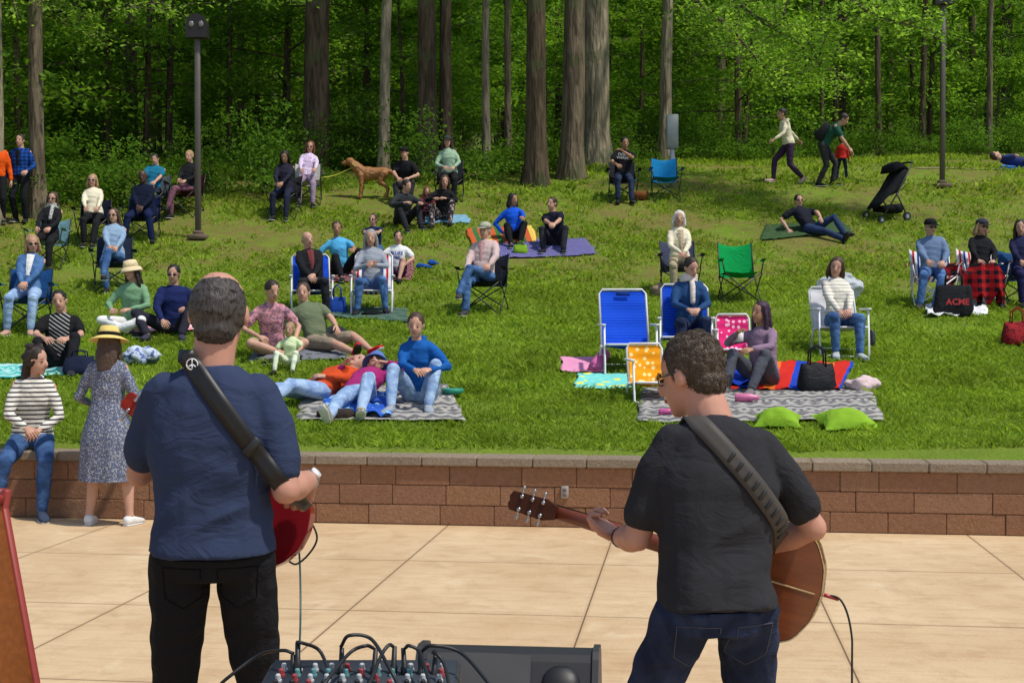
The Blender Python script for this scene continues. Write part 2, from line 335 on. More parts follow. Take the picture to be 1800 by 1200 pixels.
        if text:
            bv=BVHTree.FromPolygons([v.co for v in ms.vertices],[tuple(p.vertices) for p in ms.polygons])
            for j,(tx,tzz,sz,tmm) in enumerate(text):
                tmesh=textmesh(tx,sz); fwd=R2@V((0,-1,0))
                for v in tmesh.vertices:
                    o_=S+R2@V((v.co.x,-.4,tzz+v.co.y)); hit=bv.ray_cast(o_,-fwd)[0]; v.co=(hit+fwd*.006) if hit else (o_+(-fwd)*.27)
                link('shirt_lettering',tmesh,tmm,root,False)
    # bottoms
    if bot in('long','shorts'):
        t_=MB(); torso(t_,.004,0,3 if not det else 2)
        for s in(1,-1):
            if bot=='long': t_.limb([hj[s],hj[s].lerp(kn[s],.5),kn[s],kn[s].lerp(an[s],.4),kn[s].lerp(an[s],.93)],[.094*k,.083*k,.066*k,.062*k,(.056 if not f else .048)*k],12)
            else: t_.limb([hj[s],hj[s].lerp(kn[s],.5),hj[s].lerp(kn[s],.88)],[.096*k,.088*k,.080*k],12)
        mt_=remesh(t_,vox,3,lambda co:(.006 if not foldamp else foldamp)*noise.noise(V((co.x*12+co.z*8,co.y*9,co.z*14))))
        tr_=link('trousers' if bot=='long' else 'shorts',mt_,bm_,root)
        if pockets:
            bv=BVHTree.FromPolygons([v.co for v in mt_.vertices],[tuple(p.vertices) for p in mt_.polygons])
            for s in(1,-1):
                e=MB(); z0=Pv.z-.035; oo=[(-.06,0),(.06,0),(.055,-.10),(0,-.135),(-.055,-.10),(-.06,0)]; pts=[]
                for (a,b2),(c_,d_) in zip(oo,oo[1:]):
                    for j in range(6):
                        X_=s*.085+a+(c_-a)*j/6; Z_=z0+b2+(d_-b2)*j/6; h=bv.ray_cast(V((X_,1,Z_)),V((0,-1,0)))[0]
                        if h: pts.append(h+V((0,.001,0)))
                if len(pts)>3: e.tube(pts+[pts[0]],.0018,5); e.build('pocket_seam',pockets,tr_)
    if skirt:
        t_=MB(); rr=[]
        for j in range(13):
            v=j/12; z=Pv.z+.17*k-v*skirt; w_=(wa+.02+(.06+.02)*min(1,v*2.2)+.035*v)*k
            rr.append((V((Pv.x,Pv.y,z)),X*w_,Y*w_*.8))
        st=[t_.ring(c_,U,W_,48) for c_,U,W_ in rr]
        for j,a in enumerate(st):
            for i in range(48):
                vv=t_.v[a+i]; w_=math.sin(i*2*math.pi/48*7+math.sin(i*.9))*.016*j/12; dv=V((vv.x-Pv.x,vv.y-Pv.y,0)).normalized(); t_.v[a+i]=vv+dv*w_
        for a,b2 in zip(st,st[1:]):
            for i in range(48): t_.face((a+i,a+(i+1)%48,b2+(i+1)%48,b2+i))
        t_.build('skirt',bm_,root)
    # shoes
    for i,s in enumerate((1,-1)):
        e=MB(); Rf=rot('Z',fdir[i])@rot('X',-toe[i]); a=an[s]; ff=lambda y,z:a+Rf@V((0,y*k,z*k)); U=Rf@X; Z=Rf@V((0,0,1))
        e.loft([(ff(.065,-.035),U*.022*k,Z*.022*k),(ff(.045,-.03),U*.038*k,Z*.04*k),(ff(0,-.025),U*.042*k,Z*.047*k),(ff(-.06,-.036),U*.044*k,Z*.036*k),(ff(-.13,-.045),U*.048*k,Z*.028*k),(ff(-.175,-.05),U*.038*k,Z*.020*k),(ff(-.195,-.053),U*.018*k,Z*.012*k)],12,.8)
        so_=e.build('shoe',shoes,root)
        e=MB(); e.loft([(ff(.06,-.068),U*.03*k,Z*.010*k),(ff(0,-.068),U*.040*k,Z*.010*k),(ff(-.12,-.070),U*.050*k,Z*.009*k),(ff(-.19,-.068),U*.025*k,Z*.008*k)],12,.8); e.build('sole',white if random.random()<.6 else black,so_)
    if hat:
        e=MB(); hm=hatm or M(lin(40,50,80)); z0=.045
        if hat=='cap':
            e.loft([(hp(0,.018,z0-.01),Rh@X*.088*q,Rh@Y*.105*q),(hp(0,.018,z0+.03),Rh@X*.086*q,Rh@Y*.102*q),(hp(0,.02,z0+.065),Rh@X*.066*q,Rh@Y*.08*q),(hp(0,.02,z0+.082),Rh@X*.03*q,Rh@Y*.04*q)],16)
            e.loft([(hp(0,-.07,z0+.0),Rh@X*.07*q,Rh@V((0,0,1))*.006*q),(hp(0,-.12,z0-.004),Rh@X*.068*q,Rh@V((0,0,1))*.005*q),(hp(0,-.155,z0-.015),Rh@X*.045*q,Rh@V((0,0,1))*.004*q)],12)
        else:
            br=(.165 if hat=='straw' else .135)*hats
            e.loft([(hp(0,.015,z0-.005),Rh@X*.092*q,Rh@Y*.107*q),(hp(0,.015,z0+.05),Rh@X*.085*q,Rh@Y*.098*q),(hp(0,.015,z0+.088),Rh@X*.07*q,Rh@Y*.08*q),(hp(0,.015,z0+.096),Rh@X*.03*q,Rh@Y*.035*q)],20)
            e.loft([(hp(0,.015,z0+.004),Rh@X*.085*q,Rh@Y*.10*q),(hp(0,.015,z0-.002),Rh@X*.11*q,Rh@Y*.125*q),(hp(0,.015,z0-.03*(1 if hat=='straw' else 1.6)),Rh@X*br*q,Rh@Y*(br+.01)*q),(hp(0,.015,z0-.036*(1 if hat=='straw' else 1.6)),Rh@X*br*q,Rh@Y*(br+.01)*q),(hp(0,.015,z0-.012),Rh@X*.10*q,Rh@Y*.11*q)],24)
        ho=e.build('hat',hm,root)
        if hat=='straw':
            e=MB(); e.loft([(hp(0,.015,z0+.004),Rh@X*.0955*q,Rh@Y*.1105*q),(hp(0,.015,z0+.032),Rh@X*.0925*q,Rh@Y*.1075*q)],20); e.build('hat_band',M(lin(30,28,30)),ho)
    if scarf:
        e=MB()
        for a_ in range(3): 
            pts=[Nb+R2@V((math.cos(t)*.085*k,-.01+math.sin(t)*.085*k,-.015+.022*a_+.01*math.sin(t*3+a_))) for t in [j*math.pi/6 for j in range(13)]]; e.tube(pts,.024*k,7)
        e.tube([Nb+R2@V((.03,-.09,-.02)),Nb+R2@V((.035,-.135,-.1)),Nb+R2@V((.03,-.15,-.28))],[.03,.034,.03],8,True); e.build('scarf',scarf,root)
    return dict(root=root,shirt=ms,S=S,R2=R2,hp=hp,wr=wr,el=el,Nb=Nb,Pv=Pv)
def textmesh(tx,size):
    cu=bpy.data.curves.new('t','FONT'); cu.body=tx; cu.size=size; cu.align_x='CENTER'; cu.align_y='CENTER'; cu.resolution_u=2; cu.offset=size*.02
    o=bpy.data.objects.new('t',cu); COL.objects.link(o); dg=bpy.context.evaluated_depsgraph_get(); me=bpy.data.meshes.new_from_object(o.evaluated_get(dg)); bpy.data.objects.remove(o)
    bm=bmesh.new(); bm.from_mesh(me); bmesh.ops.triangulate(bm,faces=bm.faces); bmesh.ops.subdivide_edges(bm,edges=[e for e in bm.edges if e.calc_length()>size*.4],cuts=2); bm.to_mesh(me); bm.free(); return me
# poses
def CH(sz=.42,ft=.42,lean=20,**k):
    d=dict(hip=(0,.05,sz+.10),lean=lean,plean=lean*.7,LF=(.14,-ft),RF=(-.13,-ft+.04),LH=(.11,-.22,sz+.22),RH=(-.11,-.24,sz+.22),ep=((.9,.3,-.6),(-.9,.3,-.6))); d.update(k); return d
def FL(**k):
    d=dict(hip=(0,.05,.115),lean=4,LF=(.13,-.50),RF=(-.12,-.55),LH=(.12,-.36,.42),RH=(-.12,-.38,.42),kp=((.25,-.3,1),(-.25,-.3,1)),ep=((.9,.2,-.5),(-.9,.2,-.5))); d.update(k); return d
def XL(**k):
    d=dict(hip=(0,.05,.12),lean=-4,LF=(-.16,-.27,.07),RF=(.14,-.33,.08),LH=(.16,-.25,.25),RH=(-.16,-.25,.25),kp=((1,-.5,.35),(-1,-.5,.35)),ep=((.9,.2,-.6),(-.9,.2,-.6)),fdir=(-70,70)); d.update(k); return d
def RC(**k):
    d=dict(hip=(0,.05,.115),lean=38,plean=30,LF=(.15,-.62),RF=(-.1,-.82),LH=(.26,.35,.12),RH=(-.28,.32,.12),kp=((.2,0,1),(-.2,0,1)),toe=(15,55),ep=((.4,.9,.4),(-.4,.9,.4))); d.update(k); return d
def LYD(**k):
    d=dict(hip=(0,.05,.12),lean=80,plean=70,LF=(.13,-.62),RF=(-.10,-.74),kp=((.2,0,1),(-.2,0,1)),toe=(30,55),LH=(.08,.28,.30),RH=(-.1,.30,.30),ep=((1,0,-.2),(-1,0,-.2))); d.update(k); return d
# ---------------- chairs ----------------
def tubeo(name,pts,r,mat,parent,n=7):
    m=MB(); m.tube(pts,r,n); return m.build(name,mat,parent)
def camp(P,yaw,c,label,sz=.42,w=.54,back=.84,frame=None,trim=None,nm='camping_chair',group=None):
    fr=frame or darkmet; m=M(c,sc=6) if isinstance(c,tuple) else c
    r=empty(nm,P,yaw,label,'chair',group); g=gzf(P,yaw); h=w/2
    e=MB(); e.grid(lambda u,v:((u-.5)*w,-.25+v*.49,sz+.02*abs(u-.5)*2-.055*math.sin(math.pi*v)*math.sin(math.pi*u)-.03*v),8,8); e.build('seat',m,r)
    e=MB(); e.grid(lambda u,v:((u-.5)*w,.23+v*.19+.06*math.sin(math.pi*u),sz-.06+v*(back-sz+.06)-(.05*math.sin(math.pi*u) if v>.9 else 0)),8,8); e.build('backrest',m,r)
    for s in(1,-1):
        tubeo('leg',[(s*h,-.26,g(s*h,-.26)+.01),(-s*h,-.25,sz)],.010,fr,r); tubeo('leg',[(s*h,.27,g(s*h,.27)+.01),(-s*h,.23,sz-.03)],.010,fr,r)
        tubeo('brace',[(s*(h+.012),-.26,g(s*h,-.26)+.012),(s*(h+.012),.24,sz-.03)],.009,fr,r); tubeo('brace',[(s*(h+.024),.27,g(s*h,.27)+.012),(s*(h+.024),-.25,sz)],.009,fr,r)
        tubeo('back_post',[(s*h,.23,sz-.05),(s*h,.425,back+.01)],.010,fr,r); tubeo('arm_post',[(s*(h+.01),-.25,sz-.01),(s*(h+.05),-.25,sz+.19)],.010,fr,r)
        e=MB(); e.grid(lambda u,v:(s*(h+.02+u*.075),-.28+v*.60,sz+.205+.012*math.cos(v*9)-.02*math.sin(math.pi*v)),2,8); e.build('armrest',m,r)
        e=MB(); e.ball((s*h,-.26,g(s*h,-.26)+.015),(.022,.022,.015)); e.ball((s*h,.27,g(s*h,.27)+.015),(.022,.022,.015)); e.build('foot_cap',black,r)
    return r
def beach(P,yaw,m,label,sz=.26,w=.54,back=.87,frame=None,armm=None,group=None,rec=.28,nm='beach_chair'):
    fr=frame or white; r=empty(nm,P,yaw,label,'chair',group); g=gzf(P,yaw); h=w/2
    e=MB(); e.grid(lambda u,v:((u-.5)*(w-.03),-.25+v*.46,sz-.035*math.sin(math.pi*v)*math.sin(math.pi*u)-.04*v),8,6); e.build('seat',m,r)
    yb=.22; e=MB(); e.grid(lambda u,v:((u-.5)*(w-.03),yb+v*rec+.035*math.sin(math.pi*u)*math.sin(math.pi*v)+.006*math.sin(v*22),sz-.03+v*(back-sz)),8,16); e.build('backrest',m,r)
    b0=(-h,yb,sz-.05);  tubeo('back_frame',[b0,(-h,yb+rec*.96,back-.06),(-h*.85,yb+rec,back-.01),(h*.85,yb+rec,back-.01),(h,yb+rec*.96,back-.06),(h,yb,sz-.05)],.0125,fr,r)
    if back>.8: e=MB(); e.box((0,yb+rec-.045,back-.06),(.16,.02,.05),None,.008); e.build('back_strap',M(lin(30,60,140)),r)
    tubeo('seat_frame',[(-h,yb,sz-.045),(-h,-.25,sz),(-h*.9,-.27,sz),(h*.9,-.27,sz),(h,-.25,sz),(h,yb,sz-.045)],.0125,fr,r)
    for (yt,yg) in((-.2,-.27),(.1,.27)):
        tubeo('leg',[(-h-.02,yt,sz-.02 if yt>0 else sz+.2),(-h-.02,yg,g(-h,yg)+.03),(-h*.9,yg,g(-h,yg)+.012),(h*.9,yg,g(h,yg)+.012),(h+.02,yg,g(h,yg)+.03),(h+.02,yt,sz-.02 if yt>0 else sz+.2)],.0125,fr,r)
    for s in(1,-1): e=MB(); e.box((s*(h+.03),-.01,sz+.215),(.05,.46,.022),None,.008); e.build('armrest',armm or fr,r)
    return r
# ---------------- cloths ----------------
BL=[]
def quadpts(pts):
    return [p if isinstance(p,V) else G(*p) for p in pts]
def blanket(pts,mat,label,name='blanket',cat='blanket',h=.02,wr=.012,group=None,n=30):
    q=quadpts(pts); c=sum(q,V((0,0,0)))/4; BL.append([(p.x,p.y) for p in q])
    me=MB(); lu=(q[1]-q[0]).length; lv=(q[3]-q[0]).length; UV=[]
    sd=random.uniform(0,50)
    def f(u,v):
        e=.045*noise.noise(V((u*4+sd,v*4,0))); 
        p=(q[0]*(1-u)+q[1]*u)*(1-v)+(q[3]*(1-u)+q[2]*u)*v
        x=p.x+e*(1 if u in(0,1) else .4); y=p.y+e; z=T(x,y)+h+wr*abs(noise.noise(V((x*5+sd,y*5,0))))*2+wr*.8*noise.noise(V((x*14,y*14,sd)))
        UV.append((u*lu,v*lv)); return V((x,y,z))-c
    me.grid(f,n,n); m=me.mesh(name); uv=m.uv_layers.new(name='UVMap'); L=[]
    for p in m.polygons:
        for vi in p.vertices: L+=list(UV[vi])
    uv.data.foreach_set('uv',L)
    o=link(name,m,mat); o.location=c; sm=o.modifiers.new('thick','SOLIDIFY'); sm.thickness=.008; sm.offset=1; return tag(o,label,cat,group)
def heap(P,sz,mat,label,name,cat,seed=0,amp=.3,vox=.02):
    m=MB(); m.ball((0,0,sz[2]*.45),(sz[0]/2,sz[1]/2,sz[2]/2),None,16,12)
    me=remesh(m,vox,1,lambda co:amp*sz[2]*noise.noise(co*(9)+V((seed,0,0)))+amp*.4*sz[2]*noise.noise(co*24)); o=link(name,me,mat); o.location=P; return tag(o,label,cat)
# ======== colours ========
c=lin
navy=c(28,40,78); dnavy=c(20,26,46); jean=M(c(62,92,138),'tie',c(92,128,175),5); ljean=M(c(130,158,196),'tie',c(168,192,220),5); djean=M(c(36,44,66),'tie',c(52,64,90),5); blk=M(c(32,32,35)); blk2=M(c(44,44,50)); grey=M(c(130,135,145)); khaki=M(c(160,145,115)); wht=M(c(228,228,225)); cream=M(c(228,218,190))
DW=.0155
person(G(-4,394),20,'person in a bright orange jacket cut off by the left frame edge',tm=M(c(235,90,25)),top='long',bm_=blk,hc='brown',vox=DW)
person(G(38,392),-8,'standing person in blue plaid shirt over black top and black trousers beside a trunk',H=1.72,tm=M(c(30,80,160),'plaid',c(20,40,90),14),top='long',inner=blk,bm_=blk,hc='dkbrown',vox=DW,LH=(.24,-.22,.98),RH=(-.25,-.05,.85))
def ps(px,py,yaw,label,**k):
    if 'twist' not in k: k['twist']=random.uniform(-14,14)
    if 'head' not in k: k['head']=(random.uniform(-24,24),random.uniform(0,10),random.uniform(-10,10))
    if 'side' not in k and k.get('lean',0)<50: k['side']=random.uniform(-7,7)
    return person(G(px,py),yaw,label,**k)
camp(G(165,427),8,dnavy,'navy camping chair holding the cream sweater sitter at upper left'); ps(165,427,8,'seated person in cream sweater and sunglasses with black trousers at upper left',**CH(sex='f',hc='blond',hair='bob',shades=True,tm=cream,top='long',bm_=blk,vox=DW,LF=(.05,-.5),RF=(-.1,-.4)))
camp(G(250,422),5,navy,'blue camping chair holding the person in a navy jacket',w=.58); ps(250,422,5,'seated person with dark skin in navy jacket and navy trousers',**CH(skin='dark',hc='black',hair='bald',tm=M(dnavy),top='long',bm_=M(c(25,35,70)),vox=DW,fat=1.15,H=1.78,LH=(.05,-.2,.6),RH=(-.04,-.22,.6),LF=(.25,-.4),RF=(-.25,-.4)))
camp(G(269,378),0,c(90,95,105),'grey camping chair behind the navy jacket sitter'); ps(269,378,0,'seated young person in teal shirt behind the navy jacket sitter',**CH(H=1.6,hc='black',tm=M(c(30,110,140)),vox=DW,shades=False))
camp(G(326,376),-10,c(60,20,30),'dark red camping chair by the left lamp post'); ps(326,376,-10,'seated person in black cardigan and pink trousers just left of the lamp post',**CH(sex='f',hc='blond',hair='bun',tm=blk,top='long',bm_=M(c(120,80,95)),vox=DW,LF=(-.15,-.5,.25),kp=((-.1,-.3,1),(-.15,-1,.35)),RH=(-.02,-.3,.62)))
camp(G(200,508),12,c(40,50,70),'dark camping chair holding the pale blue hoodie sitter',sz=.40); ps(200,508,12,'seated person in pale blue hoodie, sunglasses and jeans hugging one knee',**CH(sex='f',hc='brown',hair='long',shades=True,tm=M(c(140,165,190)),top='long',hood=True,bm_=jean,LF=(-.12,-.52,.3),kp=((-.1,-.3,1),(-.15,-1,.35)),RF=(-.08,-.38),LH=(.05,-.3,.6),RH=(-.03,-.33,.6)))
camp(G(85,468),0,c(110,150,160),'pale teal camping chair holding the scarf wearer in black'); ps(85,468,0,'seated person in black coat, patterned scarf and sunglasses',**CH(sex='f',hc='brown',hair='bob',shades=True,tm=blk,top='long',bm_=blk,scarf=M(c(190,190,185),'floral',c(30,30,35),60),vox=DW))
camp(G(48,582),10,c(30,75,130),'blue camping chair near the left edge with denim jacket sitter'); ps(48,582,10,'seated person in denim jacket and light jeans with blond hair near left edge',**CH(sex='f',hc='blond',hair='bob',shades=True,tm=M(c(60,95,140),'tie',c(85,120,165),6),top='long',inner=wht,bm_=ljean,LF=(.1,-.4),RF=(-.2,-.33),LH=(.02,-.22,.62),RH=(-.03,-.24,.6),shoes=M(c(190,150,130))))
ps(232,585,-10,'person in beige bucket hat and sage green top sitting with legs folded',**XL(sex='f',hc='dkbrown',hair='long',hat='bucket',hatm=M(c(225,205,165)),shades=True,tm=M(c(120,160,122)),top='long',bm_=wht,LF=(-.1,-.4,.07),LH=(.1,-.28,.3),RH=(-.14,-.3,.3)))
ps(305,590,10,'person in navy long sleeved top and sunglasses sitting on checked blanket',**FL(hc='black',shades=True,tm=M(c(30,40,85)),top='long',bm_=M(c(45,45,55)),LF=(.12,-.42),RF=(-.3,-.35,.08),LH=(.2,-.2,.35),RH=(-.12,-.3,.2),kp=((.4,-.3,1),(-1,-.3,.5)),shoes=M(c(60,60,70))))
ps(104,650,8,'young person in black tee with white diagonal stripes sitting on teal blanket',**FL(hc='black',tm=M(c(30,30,32),'diag',c(170,170,166),22,th=.72),bm_=blk,lean=10,LH=(.14,-.28,.36),RH=(-.1,-.33,.36),LF=(.2,-.48),shoes=M(c(50,50,55))))
# ---- centre audience ----
ps(600,485,20,'person in sky blue tee and black leggings sitting on maroon blanket',**FL(sex='f',hc='brown',hair='bun',skin='tan',tm=M(c(85,170,215)),bm_=blk,side=-10,RH=(-.3,.05,.1),LF=(.25,-.4),vox=DW))
ps(657,452,0,'child in navy top and dark sunglasses sitting behind the clapping person',**FL(H=1.35,hs=1.15,hc='brown',shades=True,tm=M(navy),bm_=M(c(60,100,150)),vox=DW))
ps(698,490,-8,'child in white tee with blue lettering and patterned navy shorts',**FL(H=1.4,hs=1.12,hc='dkbrown',tm=wht,bot='shorts',bm_=M(navy,'floral',c(200,90,140),30),LF=(.12,-.38),RF=(-.12,-.4),text=[('BLUES',-.10,.075,M(c(30,60,160))),('TIME',-.18,.06,M(c(30,60,160)))],vox=.013,LH=(.2,-.2,.25),RH=(-.2,-.2,.25),twist=0))
stripeM=M(c(235,235,235),'multi',c(200,40,50),14,c3=c(30,70,160),bump=.1)
beach(G(655,548),3,stripeM,'red white and blue striped beach chair under the clapping person',sz=.30,back=.88); ps(655,548,3,'person with long grey hair in grey fleece and jeans clapping in striped chair',**CH(sz=.30,sex='f',hc='grey',hair='long',tm=M(c(150,155,165)),top='long',bm_=jean,LH=(.04,-.22,.66),RH=(-.04,-.22,.66),pn=((-1,0,0),(1,0,0)),curl=8,LF=(.2,-.35),RF=(-.2,-.38),head=(0,8,0),lean=10))
bluesl=M(c(30,85,215),'stripe',c(24,70,190),30,bump=.2)
beach(G(548,548),10,bluesl,'blue beach chair behind the balding person in black jacket',sz=.30,back=.86); ps(548,548,10,'balding person in black jacket with hands clasped in blue beach chair',**CH(sz=.30,hc='grey',hair='bald',tm=blk,top='long',inner=M(c(120,60,60)),bm_=blk2,LH=(.02,-.24,.5),RH=(-.03,-.25,.5),LF=(.2,-.3),fat=1.1))
tie=M(c(215,150,155),'tie',c(120,95,115),14)
ps(478,628,12,'person in pink tie dyed tee with hair in a bun, sitting on the grass',**XL(sex='f',hc='dkbrown',hair='bun',tm=tie,bm_=khaki,bot='shorts',head=(25,15,0),LH=(.25,-.25,.2),LF=(.05,-.5,.08),lean=-12))
ps(562,618,35,'person in olive tee, khaki shorts and red shoes reclining on one arm',**RC(hc='brown',tm=M(c(105,115,88)),bot='shorts',bm_=M(c(150,135,115)),shoes=M(c(215,25,45)),lean=30,plean=22,side=-14,head=(-35,0,0),LF=(.3,-.72),RF=(.05,-.78),toe=(30,50),LH=(.12,-.2,.3),RH=(-.32,.2,.1),kp=((.6,0,1),(.3,0,1))))
ps(511,650,-10,'toddler in pale green outfit sitting between two adults on the grass',**FL(H=.85,hs=1.35,sex='f',hc='blond',hair='short',tm=M(c(205,220,170)),bm_=M(c(225,232,205)),LF=(.1,-.24),RF=(-.1,-.26),LH=(.12,-.14,.2),RH=(-.12,-.14,.18),hip=(0,.02,.10),vox=.009))
ps(548,708,-42,'person in orange red top and jeans lying back on the left patterned rug',**LYD(hc='brown',tm=M(c(205,78,38)),top='long',bm_=ljean,lean=72,plean=68,LF=(.13,-.74),RF=(-.1,-.78),LH=(.1,.1,.26),RH=(-.25,.1,.1),toe=(50,55)))
ps(628,716,-4,'person in magenta top with blue hat over the face lying on left rug',**LYD(sex='f',hc='brown',hat='bucket',hatm=M(c(90,120,180)),tm=M(c(160,45,108)),top='long',bm_=ljean,lean=71,plean=64,LF=(.14,-.62),RF=(-.12,-.80),LH=(.22,.45,.42),RH=(-.22,.45,.40),shoes=M(c(170,160,140)),head=(0,10,0)))
ps(737,712,-5,'person in royal blue hoodie and pale jeans sitting on left patterned rug',**FL(sex='f',hc='brown',hair='bun',tm=M(c(28,92,165)),top='long',hood=True,bm_=ljean,lean=-10,LH=(.16,-.36,.36),RH=(.02,-.42,.36),LF=(.15,-.42),RF=(-.2,-.5),shoes=M(c(150,160,170)),head=(0,10,0)))
camp(G(850,548),-12,c(35,38,50),'dark camping chair holding the person in cap and pink grey jacket',w=.56); ps(848,548,-12,'person in grey cap, pale pink jacket and jeans with crossed legs',**CH(hc='grey',hair='short',hat='cap',hatm=M(c(170,170,150)),tm=M(c(200,175,170)),top='long',inner=M(c(160,70,80),'plaid',c(220,190,190),50),bm_=jean,LF=(-.22,-.5,.32),RF=(-.14,-.42),kp=((-.1,-.3,1),(-.1,-1,.5)),LH=(.16,-.25,.66),RH=(-.18,-.2,.6),head=(-10,2,0),shoes=M(c(70,65,65))))
# ---- middle top ----
camp(G(500,380),-5,blk2,'black camping chair under the dark haired person in dark jacket'); ps(500,380,-5,'person with long black hair in dark jacket looking down at their hands',**CH(sex='f',hc='black',hair='long',skin='tan',tm=M(c(40,40,54)),top='long',bm_=M(c(36,40,58)),head=(0,25,0),vox=DW,LH=(.03,-.28,.62),RH=(-.06,-.28,.62),lean=8))
camp(G(540,356),5,c(190,190,185),'pale grey camping chair by the dog leash'); ps(540,356,5,'person in lilac patterned top and sunglasses sitting by the dog leash',**CH(sex='f',hc='red',hair='bob',shades=True,tm=M(c(205,180,210),'floral',c(235,225,240),30),top='long',bm_=M(c(150,130,150)),vox=DW,LH=(.18,-.35,.62)))
ps(712,352,0,'person in black tee and black cap sitting behind the dog',**FL(hc='dkbrown',hair='short',hat='cap',hatm=blk,tm=blk,hip=(0,.05,.3),bm_=blk2,vox=DW,lean=-14))
camp(G(790,350),0,blk2,'black folding chair under the pale green hoodie sitter',sz=.38); ps(790,350,0,'person in pale green hoodie and grey cap at edge of the woods',**CH(sex='f',hc='dkbrown',hair='long',hat='cap',hatm=M(c(60,65,60)),tm=M(c(150,178,150)),top='long',hood=True,bm_=blk,vox=DW,LF=(.1,-.35),RF=(-.1,-.35),lean=4))
ps(708,398,25,'person in dark hooded jacket sitting on the slope with knees raised',**FL(hc='dkbrown',tm=M(c(50,54,56)),top='long',hood=True,bm_=M(c(42,42,46)),vox=DW,lean=-14,LH=(.25,-.4,.42),head=(20,15,0),LF=(.2,-.45)))
ps(750,384,10,'little child with red hair in dark flowered dress',**FL(H=1.05,hs=1.2,sex='f',hc='red',hair='long',tm=M(c(45,38,50),'floral',c(180,60,70),45),top='long',bm_=M(c(60,30,40)),vox=.012,LF=(.08,-.3),RF=(-.08,-.3),LH=(.1,-.2,.25),RH=(-.1,-.2,.25)))
ps(778,390,-5,'person with long brown hair in black top beside the little child',**FL(sex='f',hc='brown',hair='long',tm=blk,top='long',bm_=M(c(50,48,55),'floral',c(170,150,140),20),vox=DW,LF=(.2,-.4),head=(15,14,0),lean=-10))
ps(905,425,5,'person with black bob in bright blue hoodie sitting on striped blanket',**FL(sex='f',hc='black',hair='bob',skin='tan',tm=M(c(25,85,205)),top='long',hood=True,bm_=blk,vox=DW,head=(35,5,0),lean=14,LF=(.05,-.5),RH=(-.2,.1,.15)))
ps(975,435,-8,'person in black tee with arms around raised knees on purple blanket',**FL(hc='dkbrown',tm=M(c(28,30,46)),bm_=blk2,vox=DW,LH=(.05,-.5,.38),RH=(-.02,-.5,.38),lean=-4,head=(-30,0,0),LF=(.2,-.45),RF=(-.15,-.48)))
# ---- right top ----
camp(G(1095,352),0,blk2,'black camping chair under the person eating in lettered black tee'); ps(1095,352,0,'person in black tee with white lettering eating a snack',**CH(hc='black',skin='tan',tm=M(c(28,28,32)),bm_=djean,vox=.0135,fat=1.12,LH=(-.02,-.27,.98),RH=(-.15,-.3,.7),twist=0,lean=4,text=[("DON'T",-.07,.085,M(c(175,175,175))),('WEAKEN',-.145,.075,M(c(175,175,175)))]))
ps(1385,322,-82,'person in cream hoodie and dark purple leggings striding away across the slope',H=1.72,sex='f',hc='dkbrown',hair='bun',tm=cream,top='long',hood=True,bm_=M(c(65,46,72)),shoes=M(c(215,170,165)),LF=(.08,.30,.12),RF=(-.08,-.32),hip=(0,0,.845),lean=-14,LH=(.28,-.42,.92),RH=(-.30,.34,.98),toe=(-30,10),fdir=(0,0),vox=DW,ep=((.3,.6,-.3),(-.3,.6,-.3)),twist=0,side=0,head=(0,8,0))
ps(1453,328,70,'person in dark green shirt with backpack bending over a small child',H=1.75,hc='dkbrown',tm=M(c(40,85,72)),bm_=M(c(55,55,55)),hip=(0,.08,.9),lean=-42,LH=(.2,-.5,.72),RH=(-.15,-.5,.78),head=(0,35,0),LF=(.12,-.1),RF=(-.12,.18),vox=DW,shoes=blk,twist=0,side=0)
ps(1479,318,170,'small child in red and dark clothes held by the bending person',H=.95,hs=1.3,hc='brown',tm=M(c(200,50,45)),top='long',bm_=M(c(40,45,70)),hip=(0,0,.49),vox=.012)
ps(1428,412,38,'person in black tee, sunglasses and dark jeans lounging sideways on green blanket',**RC(hc='dkbrown',shades=True,tm=M(c(32,34,44)),bm_=M(c(46,60,92)),lean=42,plean=36,LF=(.25,-.55),RF=(-.05,-.82),head=(-30,0,0),LH=(.05,-.15,.3),RH=(-.3,.35,.1),vox=DW))
camp(G(1195,516),0,c(70,75,100),'slate blue camping chair holding the white haired person',sz=.40); ps(1195,516,0,'white haired person in cream cardigan and khaki trousers with folded hands',**CH(sz=.40,sex='f',hc='white',hair='bob',tm=cream,top='long',bm_=M(c(175,160,130)),LH=(.03,-.28,.62),RH=(-.03,-.3,.62),lean=4,ft=.38,inner=M(c(200,180,150))))
# ---- right front ----
beach(G(1205,638),-5,bluesl,'tall blue beach chair under the person wearing a pale scarf',sz=.30,back=.92); ps(1213,632,0,'person in blue denim jacket and pale scarf looking down at their hands',**CH(sz=.30,sex='f',hc='dkbrown',hair='bun',tm=M(c(40,72,115)),top='long',scarf=M(c(215,205,195)),bm_=djean,head=(25,22,0),LH=(.06,-.3,.58),RH=(-.06,-.3,.58),LF=(.15,-.4),lean=4))
ps(1338,684,-35,'person with long plum hair in mauve top and grey leggings sitting on red blanket',**FL(sex='f',hc='plum',hair='long',skin='tan',tm=M(c(140,115,135)),top='long',bm_=M(c(80,82,90)),head=(-20,0,0),RH=(-.14,-.28,.58),LH=(.1,-.42,.42),LF=(.12,-.5),RF=(-.14,-.52),shoes=M(c(120,115,115)),lean=2))
beach(G(1476,622),0,M(c(215,215,220),bump=.2),'white beach chair with a pale jacket hung over the back',sz=.32,back=.82); ps(1476,622,0,'smiling person in white and grey striped top and jeans in a white beach chair',**CH(sz=.30,sex='f',hc='brown',hair='bob',tm=M(c(228,222,205),'stripe',c(165,162,158),24,th=.78),top='long',bm_=jean,shoes=M(c(175,180,185)),LH=(.06,-.25,.5),RH=(-.06,-.25,.5)))
